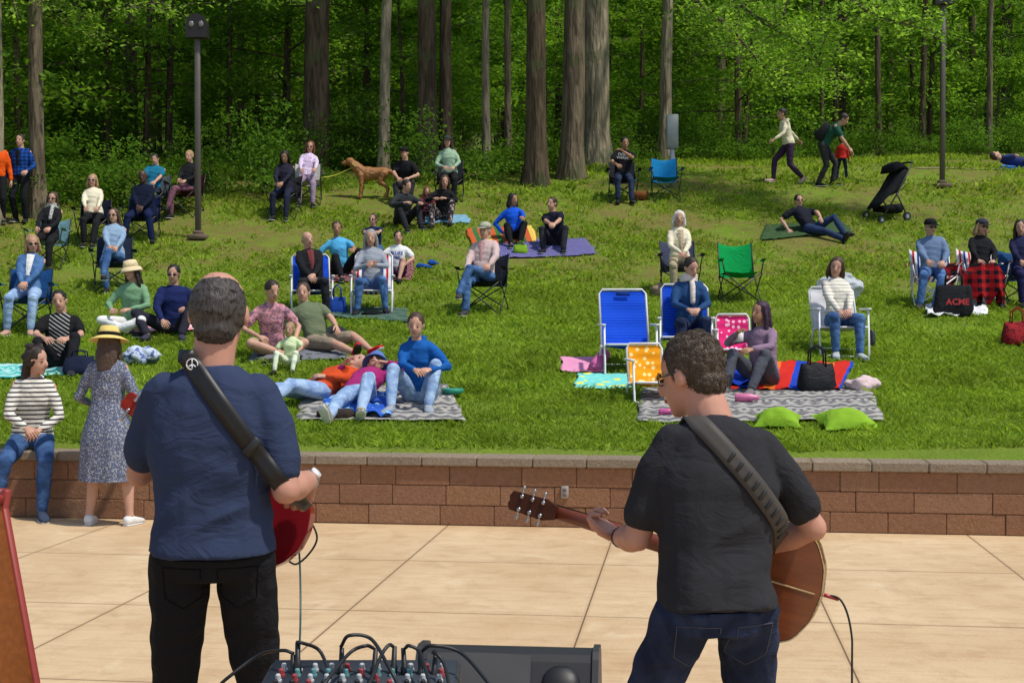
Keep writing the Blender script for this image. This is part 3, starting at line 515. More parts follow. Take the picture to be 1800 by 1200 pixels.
heap(G(1476,600)+V((0,.05,.50)),(.60,.14,.40),M(c(190,195,200)),'pale grey jacket hung over the back of the white beach chair','jacket','jacket',21,amp=.12)
camp(G(1640,538),-8,stripeM,'striped webbing lawn chair holding the person in black cap and grey blue shirt',w=.56,frame=white); ps(1640,538,-8,'person in black cap, sunglasses, grey blue shirt and jeans',**CH(hc='grey',hat='cap',hatm=blk,shades=True,tm=M(c(105,125,155)),top='long',bm_=jean,head=(18,5,0),fat=1.1,shoes=M(c(60,60,70)),LF=(-.05,-.5),RF=(-.25,-.42)))
camp(G(1726,535),-4,stripeM,'striped webbing lawn chair holding the person under the red plaid blanket',w=.56,frame=white); ps(1726,535,-4,'blond person in black jacket and dark cap with plaid blanket over the lap',**CH(sex='f',hc='blond',hair='bob',hat='cap',hatm=M(c(60,60,70)),shades=True,tm=blk,top='long',bm_=M(c(160,30,35),'plaid',c(25,20,25),9)))
camp(G(1800,536),0,c(40,80,130),'blue camping chair cut off by the right frame edge'); ps(1800,536,-5,'person with long dark hair in navy clothes cut off by right frame edge',**CH(sex='f',hc='dkbrown',hair='long',tm=M(c(36,38,68)),top='long',bm_=M(c(40,40,78))))
ps(1800,296,90,'person in blue top lying down far away at the right edge',**LYD(tm=M(c(50,60,110)),bm_=blk2,vox=.016))
# ---- on and by the wall ----
WX=lambda X:11.62-.13*X
person(V((-4.16,WX(-4.16)+.16,0)),15,'person in black and white striped top and jeans sitting on the wall at left',hip=(0,0,.67),lean=-9,plean=0,LF=(.1,-.42,.075),RF=(-.28,-.36,.075),LH=(.08,-.33,.76),RH=(-.03,-.35,.78),ep=((.9,.3,-.5),(-.9,.3,-.5)),sex='f',hc='dkbrown',hair='curly',tm=M(c(225,220,208),'stripe',c(60,60,65),26,th=.64),top='long',bm_=M(c(50,75,115),'tie',c(70,100,145),5),head=(55,6,0),flat=True,vox=.0105,shoes=M(c(60,70,90)),side=4)
fl_=M(c(92,100,122),'floral',c(165,166,172),80)
person(V((-3.33,11.72,0)),172,'person in wide straw hat and blue flowered dress standing at the wall',H=1.60,sex='f',hc='brown',hair='long',hat='straw',hatm=M(c(225,200,120)),tm=fl_,top='long',bot='dress',bm_=fl_,skirt=.66,flat=True,vox=.0105,hip=(0,0,.87),LF=(.17,0),RF=(-.19,.02),LH=(.24,-.2,.98),RH=(-.24,-.2,.98),shoes=wht,head=(12,10,0))
# ---------------- musicians ----------------
def wl(base,yaw,p): return rot('Z',-yaw)@(V(p)-V(base))
def wd_(yaw,p): return rot('Z',-yaw)@V(p)
bs=V((-.94,4.46,0)); yw=186
lh=wl(bs,yw,W(270,752,4.80)); rh=wl(bs,yw,W(546,842,4.66))
A=person(bs,yw,'guitarist in navy tee and black trousers seen from behind on the left',H=1.84,hc='salt',hair='thin',tm=M(c(52,62,88),bump=.35),bm_=M(c(28,28,31),bump=.5),hip=(0,0,.97),flat=True,vox=.0085,foldamp=.0068,fat=1.05,LH=lh,RH=rh,ep=((.2,.35,-1),(-.12,.55,-1)),head=(-6,6,0),curl=60,lean=2,LF=(.13,0),RF=(-.12,.03),pn=((0,1,.1),wd_(yw,(-.5,-.6,-.4))),hd=(None,wd_(yw,(-.45,.55,-.75))),skin='pink',hs=1.05,shk=.9,pockets=M(c(14,14,16)),twist=-3,hoff=(-.018,0,.014))
bs2=V((.60,4.2,0)); yw2=190
lh2=wl(bs2,yw2,W(1090,945,4.50)); rh2=wl(bs2,yw2,(.76,4.5,.97))
B=person(bs2,yw2,'guitarist in black tee and dark jeans seen from behind on the right',H=1.75,hc='mix',hair='crop',tm=M(c(48,48,51),bump=.35),bm_=M(c(34,42,62),'tie',c(48,58,84),6),hip=(0,.02,.85),flat=True,vox=.0085,foldamp=.0075,fat=1.0,LH=lh2,RH=rh2,ep=((.35,.9,-1),(-.8,.5,-.45)),head=(42,14,0),lean=-9,side=-3,curl=62,LF=(.2,0),RF=(-.18,.05),pn=(wd_(yw2,(.3,-.4,.8)),(.2,1,.1)),hd=(wd_(yw2,(-.75,.15,.45)),None),skin='pink',hs=1.04,shk=.87,hoff=(.03,-.02,-.005),pockets=M(c(80,80,90)))
def strap(D,p0,p1,w,mat,name,label,front):
    ms=D['shirt']; bv=BVHTree.FromPolygons([v.co for v in ms.vertices],[tuple(p.vertices) for p in ms.polygons])
    e=MB(); n=36; d=(V(p1)-V(p0)); d.normalize(); side=V((-d.z,0,d.x)); rows=[]
    for i in range(n+1):
        t=i/n; r=[]
        base=V(p0).lerp(V(p1),t)
        for j in range(4):
            q=base+side*(j/3-.5)*w; h=bv.ray_cast(V((q.x,1.0,q.z)),V((0,-1,0)))[0]; r.append(h.y if h else None)
        rows.append((base,r))
    last=.1; ys=[]
    for i,(b,r) in enumerate(rows):
        vals=[v for v in r if v is not None]
        if vals and len(vals)>=2: last=max(vals) if i<n*.75 else min(max(vals),last+.01)
        elif i>n*.6: last=last-.03
        ys.append(last)
    ys=[ys[0]]+[(ys[i-1]+2*ys[i]+ys[i+1])/4 for i in range(1,n)]+[ys[-1]]
    for i,(b,r) in enumerate(rows):
        for j in range(4): q=b+side*(j/3-.5)*w*(1 if i<n*.85 else 1-.45*(i/n-.85)/.15); e.v.append(V((q.x,ys[i]+.009,q.z)))
    for i in range(n):
        for j in range(3): e.face((i*4+j,i*4+j+1,i*4+j+5,i*4+j+4))
    top=e.v[0:4]; f0=len(e.v); prev=[0,1,2,3]
    for q,(y,z) in enumerate(front):
        e.v+=[V((v.x+0.01,y,z)) for v in top]; cur=[f0+q*4+j for j in range(4)]
        for j in range(3): e.face((prev[j],cur[j],cur[j+1],prev[j+1]))
        prev=cur
    o=e.build(name,mat,None); o.location=D['root'].location; o.rotation_euler=D['root'].rotation_euler
    so=o.modifiers.new('t','SOLIDIFY'); so.thickness=.004; tag(o,label,'guitar strap'); return o,e
leather=M(c(26,24,23),rough=.45,bump=.3,spec=.4)
pA0=wl(bs,yw,W(336,622,4.5)); pA1=wl(bs,yw,W(540,900,4.5))
so,e=strap(A,(pA0.x,0,pA0.z),(pA1.x,0,pA1.z),.056,leather,'guitar_strap','black strap with white peace sign across the navy tee',[(.0,pA0.z+.015),(-.08,pA0.z-.02),(-.13,pA0.z-.12)])
mid=[V(q) for q in e.v[8:12]]; pc=sum(mid,V((0,0,0)))/4
m=MB()
ring=[pc+V((math.cos(a)*.017,.004,math.sin(a)*.017)) for a in [j*math.pi/8 for j in range(17)]]; m.tube(ring,.0022,5)
for a in (90,270,215,325): m.tube([pc+V((0,.004,0)),pc+V((math.cos(R(a))*.017,.004,math.sin(R(a))*.017))],.0022,5)
m.build('peace_sign',white,so)
m=MB(); bq=[V(q) for q in e.v[20*4:20*4+4]]; bc=sum(bq,V((0,0,0)))/4; m.box(bc+V((0,.004,0)),(.064,.008,.028),rot('Y',50),.003); m.build('buckle',black,so)
pB0=wl(bs2,yw2,W(1212,738,4.25)); pB1=wl(bs2,yw2,W(1440,1025,4.3))
greyl=M(c(78,74,70),rough=.5,bump=.3)
so2,e2=strap(B,(pB0.x,0,pB0.z),(pB1.x,0,pB1.z),.058,greyl,'guitar_strap','grey leather strap with slots across the black tee',[(-.02,pB0.z+.015),(-.1,pB0.z-.03),(-.14,pB0.z-.12)])
for i in range(7,26):
    bq=[V(q) for q in e2.v[i*4:i*4+4]]; bc=sum(bq,V((0,0,0)))/4
    if i%2: m=MB(); m.box(bc+V((0,.003,0)),(.034,.006,.010),rot('Y',50+180),.002); m.build('slot',black,so2)
def band(D,s,mat,face=False):
    w_,e_=D['wr'][s],D['el'][s]; d=(w_-e_).normalized(); p=w_-d*.03; m=MB(); m.tube([p-d*.012,p+d*.012],.034,14); o=m.build('wristwatch',mat,D['root'])
    if face: nrm=V((-.5,.6,.6)); nrm=(nrm-d*nrm.dot(d)).normalized(); m=MB(); m.tube([p+nrm*.030,p+nrm*.042],.019,16); m.build('watch_face',white,o)
band(A,-1,steel,True); band(B,1,black)
m=MB(); hp=B['hp']
for s in(1,-1): m.tube([hp(s*.048,-.078,.008),hp(s*.082,.01,.010)],.0028,6); m.tube([hp(s*.031+.020*math.cos(a),-.083+.010*abs(math.cos(a)),.002+.015*math.sin(a)) for a in [j*math.pi/6 for j in range(13)]],.0022,5)
m.build('glasses',PL((.02,.05,.05,1),.2),B['root'])
# guitars
def gmat(cen,tip):
    x=(tip-cen).normalized(); y=V((0,1,0)); y=(y-x*y.dot(x)).normalized(); z=x.cross(y); m=Matrix((x,y,z)).transposed().to_4x4(); m.translation=cen; return m
def outline(xs,ws,n=44):
    t=np.concatenate([np.linspace(0,1,n)]); t=(1-np.cos(t*np.pi))/2; X=xs[0]+(xs[-1]-xs[0])*t; Wd=np.interp(X,xs,ws)
    Wd[1:-1]=(Wd[:-2]+2*Wd[1:-1]+Wd[2:])/4
    return [(float(a),float(b)) for a,b in zip(X,Wd)]+[(float(a),-float(b)) for a,b in list(zip(X,Wd))[::-1][1:-1]]
def guitar(cen,tip,label,acoustic,ol,body_m,side_m,th,neck_m,nl=.36,npeg=3,name='acoustic_guitar',hm=None,pk=1.0):
    g=bpy.data.objects.new(name,None); COL.objects.link(g); g.matrix_world=gmat(cen,tip); tag(g,label,'guitar')
    inn=[(a*.985,b*.975) for a,b in ol]
    m=MB(); m.prism(ol,-th+.003,th-.003); m.build('side',side_m,g,False)
    m=MB(); m.prism(inn,-th,-th+.0029); m.build('back_panel',body_m,g,False); m=MB(); m.prism(inn,th-.0029,th); m.build('soundboard',M(c(200,150,90),'wood') if acoustic else body_m,g,False)
    if acoustic:
        for y in(-th+.002,th-.002): m=MB(); m.tube([V((a,y,b)) for a,b in ol]+[V((ol[0][0],y,ol[0][1]))],.0022,5); m.build('binding',M(c(190,165,120)),g)
        m=MB(); m.box((0,-th-.001,0),(.46,.003,.005)); m.build('back_stripe',M(c(190,165,120)),g)
        m=MB(); m.tube([(.09,th+.001,0),(.09,th+.003,0)],.05,24); m.build('sound_hole',black,g,False)
    x0=ol[43][0]; y=th*.6
    m=MB(); m.loft([(V((x0-.02,y,0)),V((0,0,.028)),V((0,.024,0))),(V((x0+.04,y,0)),V((0,0,.028)),V((0,.017,0))),(V((x0+nl,y,0)),V((0,0,.022)),V((0,.013,0)))],12); m.build('neck',neck_m,g)
    m=MB(); m.box((x0+nl/2-.04,y+.019,0),(nl+.1,.006,.05)); m.build('fretboard',M(c(40,28,22),'wood'),g)
    hx=x0+nl; hy=y-.012; m=MB(); m.prism([(hx-.01,-.022),(hx+.03,-.036),(hx+.15,-.032),(hx+.16,-.013),(hx+.155,0),(hx+.16,.013),(hx+.15,.032),(hx+.03,.036),(hx-.01,.022)],hy-.009,hy+.009); m.build('headstock',hm or neck_m,g,False)
    for i in range(npeg):
        for s in(1,-1):
            px=hx+.04+i*.038; m=MB(); m.tube([(px,hy-.014,s*.022),(px,hy-.014,s*(.044+.012*(pk-1)))],.003*pk,6); m.ball((px,hy-.014,s*(.050+.014*(pk-1))),(.006*pk,.004*pk,.009*pk)); m.ball((px,hy-.013,s*.022),(.008,.006,.008)); m.tube([(px,hy+.008,s*.022),(px,hy+.018,s*.022)],.004,8); m.build('tuning_peg',chrome,g)
    m=MB()
    for i in range(6): m.tube([(-.1,th+.012,-.02+i*.008),(hx+.04,y+.028,-.016+i*.0064)],.0008,4)
    m.build('strings',chrome,g); m=MB(); m.box((-.11,th+.006,0),(.03,.012,.15),None,.004); m.build('bridge',M(c(40,28,22),'wood'),g)
    return g
wd=M(c(128,68,32),'wood',rough=.22,spec=.6); wd2=M(c(86,44,24),'wood',rough=.25,spec=.6); mah=M(c(120,62,42),'wood',rough=.3,spec=.5); red=PL((.20,.008,.012,1),.18,0,.7)
ol=outline([-.25,-.24,-.2,-.12,-.03,.05,.11,.17,.22,.245,.25],[0,.08,.155,.2,.172,.13,.138,.148,.125,.07,0])
guitar(W(1310,1004,4.50),W(900,880,4.74),'brown acoustic guitar with chrome tuning pegs held by the right guitarist',True,ol,wd,wd2,.052,mah,nl=.405,hm=M(c(70,38,26),'wood',rough=.35))
ol2=outline([-.20,-.19,-.155,-.09,-.02,.05,.10,.15,.19,.20],[0,.06,.125,.15,.135,.11,.115,.135,.08,0])
guitar(W(452,900,4.80),W(208,690,4.98),'glossy dark red electric guitar held by the left guitarist',False,ol2,red,red,.024,M(c(90,40,25),'wood',rough=.3),nl=.285,npeg=3,name='electric_guitar',hm=M(c(140,40,26),'wood',rough=.3),pk=1.5)
def curve(pts,n=10):
    P=[V(p) for p in pts]; P=[P[0]*2-P[1]]+P+[P[-1]*2-P[-2]]; out=[]
    for i in range(1,len(P)-2):
        for j in range(n):
            t=j/n; a,b,c_,d=P[i-1],P[i],P[i+1],P[i+2]; out.append(.5*((2*b)+(c_-a)*t+(2*a-5*b+4*c_-d)*t*t+(3*b-a-3*c_+d)*t**3))
    out.append(P[-2]); return out
def cable(pts,r,mat,label,name='cable'):
    m=MB(); m.tube(curve(pts),r,7); return tag(m.build(name,mat),label,'cable')
cable([W(520,915,4.82),W(526,990,4.8),W(527,1080,4.7),W(524,1170,4.5),W(515,1400,4.4)],.0035,PL((.02,.07,.06,1),.4),'dark green cable hanging straight down from the red guitar')
cable([W(540,905,4.78),W(556,950,4.78),W(520,992,4.8),W(480,975,4.75),W(482,1100,4.6),W(495,1250,4.5)],.0035,black,'black cable looping under the red guitar')
cable([W(1448,1046,4.5),W(1480,1056,4.48),W(1498,1110,4.46),W(1500,1200,4.44),W(1500,1600,4.42)],.0035,black,'black cable hanging from the acoustic guitar')
m=MB(); m.tube([W(1436,1042,4.5),W(1476,1054,4.49)],.0065,10); tag(m.build('cable_plug',PL((.35,.02,.03,1),.3)),'red cable plug in the end of the acoustic guitar','plug')
# mixer
mz=.934
mx=W(628,1165,2.95); mr=empty('audio_mixer',V((mx.x,2.95,mz)),0,'compact grey audio mixer covered with coloured knobs at bottom of frame','mixer')
tl=rot('X',4); m=MB(); m.box((0,0,-.03),(.42,.36,.06),tl,.008); m.build('chassis',PL((.03,.032,.038,1),.5),mr)
m=MB(); m.box((0,0,.002),(.40,.34,.004),tl); m.build('control_panel',M((.05,.06,.075,1),'stripe',(.08,.09,.11,1),8,rough=.6,bump=0),mr)
kc=[PL((.55,.55,.54,1)),PL((.38,.05,.05,1)),PL((.05,.16,.3,1)),PL((.025,.025,.025,1)),PL((.12,.3,.3,1))]
for i in range(11):
    for j in range(7):
        m=MB(); p=tl@V((-.17+i*.034+random.uniform(-.002,.002),-.12+j*.036,.004)); up=tl@V((0,0,1)); m.tube([p,p+up*.004],[.008,.008],10); m.tube([p+up*.0041,p+up*.014,p+up*.016],[.006,.0055,.004],10); m.build('knob',kc[[3,0,2,3,0,4,0][j] if (i+j)%5 else 1],mr,False)
for i in range(11):
    m=MB(); p=tl@V((-.17+i*.034,-.155,.008)); m.box(p,(.012,.02,.012),tl,.003); m.build('fader',white,mr,False)
tb=empty('equipment_table',V((mx.x,2.95,0)),0,'black table under the audio mixer','table')
m=MB(); m.box((-.02,0,mz-.08),(.58,.42,.03),None,.006); m.build('tabletop',black,tb)
for sx in(-.26,.26):
    for sy in(-.18,.18): tubeo('leg',[(sx,sy,mz-.095),(sx,sy,.0)],.016,black,tb)
cc=[(515,1170,PL((.7,.6,.02,1))),(522,1148,black),(598,1158,black),(690,1155,black),(712,1158,black),(740,1165,black),(760,1167,black),(655,1158,black)]
for i,(px,py,mm) in enumerate(cc):
    p=W(px,py+45,3.02); q=W(px+random.uniform(-6,6),py-18,3.03); m=MB(); m.tube([p,p.lerp(q,.45),p.lerp(q,.5),q],[.0085,.0085,.006,.005],10); tag(m.build('audio_plug',black),['leftmost black plug in the mixer','second plug from left in the mixer','plug left of centre in the mixer','slim plug right of centre in the mixer','plug beside the slim plug in the mixer','second plug from right in the mixer','rightmost plug in the mixer','centre plug in the mixer'][i],'plug')
def arc(a,b,h,label): cable([a,a.lerp(b,.15)+V((0,0,h*.6)),a.lerp(b,.5)+V((0,.05,h*.75)),a.lerp(b,.85)+V((0,0,h*.4)),b],.004,black,label)
arc(W(598,1138,3.03),W(700,1208,2.9),.06,'black cable arching over the centre of the mixer')
arc(W(515,1150,3.03),W(380,1210,3.1),.03,'black cable arching left off the mixer corner')
arc(W(520,1130,3.03),W(590,1204,3.0),.02,'black cable curling between the left mixer knobs')
arc(W(740,1146,3.03),W(880,1230,2.9),.045,'black cable arching right off the mixer')
arc(W(690,1137,3.03),W(640,1230,2.8),.03,'black cable looping over the mixer front')
arc(W(760,1148,3.03),W(800,1260,2.8),.03,'black cable dropping beside the mixer right edge')
arc(W(655,1140,3.03),W(560,1218,2.85),.03,'black cable crossing the mixer from its centre plug')
arc(W(712,1140,3.03),W(760,1218,2.85),.03,'black cable bending down right of the mixer centre')
# wedge speaker
wr_=empty('stage_monitor',V((-.01,5.25,0)),-6,'black wedge stage monitor speaker on the patio behind the mixer','speaker'); wr_.scale=(1,1,.93)
prf=[(-.2,0),(.22,0),(.24,.03),(.245,.12),(.235,.18),(.13,.47),(.10,.50),(.06,.512),(-.04,.522),(-.07,.515),(-.09,.49),(-.19,.30),(-.2,.26)]
m=MB(); m.prism(prf,-.31,.31,'x'); m.build('cabinet',PL((.02,.02,.022,1),.6),wr_,False)
m=MB(); m.grid(lambda u,v:(-.29+u*.38,-.205+.11*v-.012*math.sin(math.pi*v)*math.sin(math.pi*u),.30+.215*v+.006*math.sin(math.pi*u)),10,10); m.build('grille',PL((.05,.05,.053,1),.7),wr_)
m=MB(); m.ball((.20,-.13,.42),(.07,.03,.07),rot('X',-33),16,8); m.build('horn',PL((.012,.012,.012,1),.5),wr_)
for s in(1,-1): m=MB(); m.prism([(a*1.04,b*1.02+(0.004 if b>0 else 0)) for a,b in prf],s*.312,s*.335,'x'); m.build('end_cap',PL((.035,.035,.037,1),.5),wr_,False)
# sandwich board
sb=empty('sandwich_board',V((-1.515,3.55,0)),0,'red edged wooden sandwich board cut off at lower left','sign')
bw=M(c(120,70,35),'wood',rough=.5); rw=PL((.26,.03,.02,1),.5)
for s in(1,-1):
    Rb=rot('Z',62)@rot('X',s*14); ct=V((0,0,1.24))
    m=MB(); m.box(ct+Rb@V((0,0,-.62))+Rb@V((0,s*-.012,0)),(.60,.008,1.16),Rb); m.build('board_panel',bw,sb)
    for x in(-.31,.31): m=MB(); m.box(ct+Rb@V((x,s*-.012,-.62)),(.022,.022,1.25),Rb,.004); m.build('frame_rail',rw,sb)
    for z in(-.02,-.6,-1.18): m=MB(); m.box(ct+Rb@V((0,s*-.012-.003*s,z)),(.59,.02,.025 if z!=-.6 else .015),Rb,.003); m.build('cross_rail',rw if z!=-.6 else M(c(190,150,100)),sb)
# ---------------- structures ----------------
def npmesh(name,vs,fs,mat,parent=None,smooth=True):
    me=bpy.data.meshes.new(name); n=len(vs); F,k=fs.shape; me.vertices.add(n); me.vertices.foreach_set('co',vs.astype(np.float32).ravel()); me.loops.add(F*k); me.loops.foreach_set('vertex_index',fs.astype(np.int32).ravel()); me.polygons.add(F); me.polygons.foreach_set('loop_start',np.arange(0,F*k,k,dtype=np.int32)); me.update(calc_edges=True); me.validate()
    return link(name,me,mat,parent,smooth)
N=NT('lawn',.95,0,.1); P=N.tc.outputs['Object']; x,y,z=N.sep(P)
g1=N.mix(N.noise(P,3,5),c(80,106,30),c(124,144,48)); soil=N.mix(N.noise(P,9,5),c(88,76,42),c(140,118,76)); 
up=N.ramp(y,20,25); n1=N.noise(P,.55,4,.5); n2=N.noise(P,4,4)
f=N.ma('MULTIPLY',N.ramp(N.ma('ADD',N.ma('MULTIPLY',n1,.5),N.ma('MULTIPLY',n2,.5)),.40,.58),N.ma('ADD',N.ma('MULTIPLY',up,.62),.15))
wood=N.mix(N.noise(P,5,5),c(62,82,26),c(98,104,50)); cc_=N.mix(f,g1,soil); N.col(N.mix(N.ramp(y,36,46),cc_,wood)); N.bump(N.noise(P,25,5),.8,.04)
ys=np.concatenate([np.arange(0,36,.2),np.arange(36,60,1),np.arange(60,320,6)]); xs=np.concatenate([np.arange(-220,-22,9),np.arange(-22,22,.25),np.arange(22,230,9)])
XX,TT=np.meshgrid(xs,ys); YW=11.62-.13*np.clip(XX,-25,25)+.18; YY=YW+TT; ZZ=tz(XX,YY); ZZ=np.where(TT<.05,np.minimum(ZZ,.54),ZZ)
vs=np.stack([XX.ravel(),YY.ravel(),ZZ.ravel()],1); nx,ny=len(xs),len(ys); i=np.arange((ny-1)*nx).reshape(ny-1,nx)[:,:-1].ravel(); q=np.stack([i,i+1,i+nx+1,i+nx],1)
struct(npmesh('lawn',vs,q,N.m))
N=NT('patio',.85,0,.15); P=N.tc.outputs['Object']; x,y,z=N.sep(P)
base=N.mix(N.ramp(N.noise(P,.8,5,.4),.3,.7),c(190,160,122),c(210,184,146)); base=N.mix(N.ma('MULTIPLY',N.ramp(N.noise(P,4,7,.5,.7),.48,.70),.5),base,c(168,134,98)); base=N.mix(N.ma('MULTIPLY',N.ramp(N.noise(N.mapp(P,(1,8,1)),2.2,6),.5,.72),.35),base,c(162,126,92)); base=N.mix(N.ma('MULTIPLY',N.ramp(N.noise(P,1.7,6,1),.6,.7),.3),base,c(226,206,172)); base=N.mix(N.ma('MULTIPLY',N.ramp(N.noise(P,70,2),.6,.8),.35),base,c(126,100,76))
a=N.ma('ABSOLUTE',N.ma('SUBTRACT',N.ma('FRACT',N.ma('ADD',N.ma('DIVIDE',x,1.38),.0)),.5)); b=N.ma('ABSOLUTE',N.ma('SUBTRACT',N.ma('FRACT',N.ma('DIVIDE',y,1.72)),.5))
j=N.ma('MAXIMUM',N.ma('GREATER_THAN',a,.4968),N.ma('GREATER_THAN',b,.4975)); stain=N.ma('MULTIPLY',N.ramp(N.ma('MAXIMUM',a,b),.482,.5),.35)
N.col(N.mix(j,N.mix(stain,base,c(150,116,82)),c(112,90,68))); N.bump(N.ma('SUBTRACT',N.ma('MULTIPLY',N.noise(P,40,5),.4),j),.6,.014)
m=MB(); m.grid(lambda u,v:((u-.5)*80,-40+40.2*v,0),4,4); o=m.build('patio',N.m,None,False); o.rotation_euler=(0,0,-math.atan(.125)); o.location=(-.525,11.69,0); struct(o)
m=MB(); m.grid(lambda u,v:((u-.5)*600,-300+311*v,-.03),2,2); N=NT('soil',.95); N.col(c(110,95,70)); struct(m.build('ground',N.m,None,False))
# wall
N=NT('wall_block',.9,0,.2); at=N.n.new('ShaderNodeAttribute'); at.attribute_name='tint'; P=N.tc.outputs['Object']
N.col(N.mix(.85,at.outputs['Color'],N.mix(N.noise(P,24,6,.3,.75),(.45,.44,.42,1),(1.5,1.46,1.42,1)),'MULTIPLY')); N.bump(N.noise(P,40,6,.2,.7),1,.035)
wt=empty('retaining_wall',V((0,11.62,0)),-math.degrees(math.atan(.13)),'low brown block retaining wall with stone cap between patio and lawn','wall')
m=MB(); hh=.163
for r_ in range(3):
    x=-12+[0,.2,.08][r_]
    while x<12:
        w=random.choice([.30,.45,.45,.60]); kf=random.uniform(.95,1.06); m.cur=K(random.choice([c(160,118,90),c(164,122,92),c(156,116,90),c(166,126,98)]),kf)
        m.box((x+w/2,.15+random.uniform(-.003,.003),r_*hh+hh/2+.002),(w-.003,.3,hh-.003),None,.006); x+=w
m.build('blocks',N.m,wt,False); m=MB(); m.box((0,.16,.245),(24,.26,.48)); m.build('core',M(c(80,62,48)),wt,False)
m=MB(); x=-12
while x<12:
    w=random.choice([.45,.46,.44]); m.cur=K(c(160,144,124),random.uniform(.92,1.08)); m.box((x+w/2,.14+random.uniform(-.003,.003),.489+.04),(w-.004,.34,.08),None,.010); x+=w
m.build('cap',N.m,wt,False)
ob=empty('wall_outlet',V((.43,WX(.43)-.012,.29)),-7.4,'small grey electrical outlet box on the wall face','outlet'); m=MB(); m.box((0,0,0),(.06,.03,.10),None,.005); m.build('cover',PL((.32,.29,.26,1),.5),ob); m=MB(); m.box((0,-.017,.02),(.03,.006,.025),None,.002); m.box((0,-.017,-.02),(.03,.006,.025),None,.002); m.build('socket',PL((.14,.12,.11,1)),ob)
m=MB(); m.grid(lambda u,v:(lambda X_,Y_:(X_,Y_,T(X_,Y_)+.015))(9.5+u*12,33.2+u*1.6+v*.5+.1*math.sin(u*20)),30,4); o=m.build('path',M(c(140,126,100),rough=.95)); struct(o)
# ---------------- props ----------------
ikat=M(c(172,168,160),'ikat',c(78,78,84),3.0,uv=True,bump=.2)
blanket([(520,742),(820,744),(785,680),(540,684)],ikat,'grey and white patterned rug on the grass at left','rug','rug')
blanket([(1118,746),(1556,742),(1525,684),(1128,686)],ikat,'grey and white patterned rug on the grass at right','rug','rug')
blanket([(1275,690),(1480,692),(1500,645),(1278,642)],M(c(200,45,35),'multi',c(30,70,180),4,uv=True,c3=c(220,110,40)),'bright red, orange and blue blanket behind the right rug',h=.035,wr=.03)
blanket([(1275,690),(1330,688),(1330,664),(1277,665)],M(c(25,60,170)),'royal blue cloth folded at left end of the red blanket',h=.06,wr=.04,name='cloth',cat='cloth')
blanket([(988,656),(1062,658),(1056,632),(985,632)],M(c(225,150,185)),'pink yoga mat lying flat by the blue beach chair','yoga_mat','yoga mat',wr=.008)
m=MB(); a_=G(1045,657)+V((0,0,.07)); b_=G(1062,634)+V((0,0,.07)); m.tube([a_,b_],.07,20); m.tube([a_-(b_-a_)*.01,b_+(b_-a_)*.01],.03,12); tag(m.build('rolled_mat',M(c(220,110,165))),'rolled end of a pink yoga mat beside the flat mat','yoga mat')
blanket([(1010,686),(1110,687),(1105,661),(1016,660)],M(c(120,210,200),'dots',c(235,225,80),7,uv=True),'aqua and yellow dotted mat left of the yellow chair','play_mat','mat')
blanket([(0,668),(150,662),(120,640),(-20,645)],M(c(60,185,180),'ikat',c(190,220,212),3,uv=True),'teal and white blanket at the left edge')
blanket([(225,588),(350,584),(335,570),(232,572)],M(c(225,130,150),'plaid',c(240,225,225),9,uv=True),'pink and white checked blanket under the navy top sitter')
blanket([(850,456),(1050,448),(1030,422),(868,430)],M(c(80,60,150),'bold',c(160,150,90),8,uv=True,c3=c(40,90,180)),'purple and blue patterned blanket under the black tee sitter')
blanket([(830,434),(945,428),(935,400),(818,406)],M(c(190,90,50),'multi',c(60,110,60),5,uv=True,c3=c(220,190,90)),'orange green and yellow striped blanket on the slope',h=.03)
blanket([(560,560),(720,570),(715,545),(572,540)],M(c(55,85,75),'stripe',c(90,110,95),8,uv=True),'dark green blanket below the clapping person')
blanket([(565,498),(725,495),(730,462),(575,465)],M(c(110,55,60),'bold',c(170,130,110),6,uv=True,c3=c(60,50,80)),'maroon patterned blanket on the slope behind the clapping person')
blanket([(735,396),(828,394),(820,380),(745,382)],M(c(120,165,190)),'pale blue blanket beside the seated family')
blanket([(1335,425),(1500,412),(1480,392),(1345,398)],M(c(60,84,52)),'dark green blanket under the lounging person',wr=.03)
blanket([(1630,560),(1735,556),(1732,530),(1626,540)],M(c(225,225,225)),'crumpled white cloth on grass below the lawn chairs',wr=.05,name='cloth',cat='cloth')
blanket([(435,640),(612,634),(600,612),(450,618)],M(c(120,120,130),'floral',c(80,95,85),12,uv=True),'pale blanket under the toddler and adults')
blanket([(1755,299),(1830,299),(1830,293),(1760,293)],M(c(60,120,190)),'blue blanket far away at the right edge')
blanket([(565,735),(690,742),(690,700),(572,705)],M(c(50,95,190),'floral',c(140,190,220),8,uv=True),'blue cloth bunched on the left patterned rug',h=.04,wr=.04,name='cloth',cat='cloth')
beach(G(1104,652),3,bluesl,'empty tall blue beach chair with white frame',sz=.30,back=.93,w=.54,armm=white)
beach(G(1143,702),4,M(c(240,160,30),'dots',c(245,225,150),16,bump=.1),'small yellow patterned beach chair',sz=.18,back=.56,w=.36,rec=.16)
beach(G(1292,645),-4,M(c(225,50,120),'dots',c(250,210,225),18,bump=.1),'small pink polka dot beach chair',sz=.2,back=.60,w=.38,rec=.16)
camp(G(1300,530),2,c(10,150,75),'empty green camping chair on the lawn',w=.52,back=.9)
camp(G(1170,350),0,c(25,120,175),'empty blue camping chair by the utility box',w=.54,back=.9)
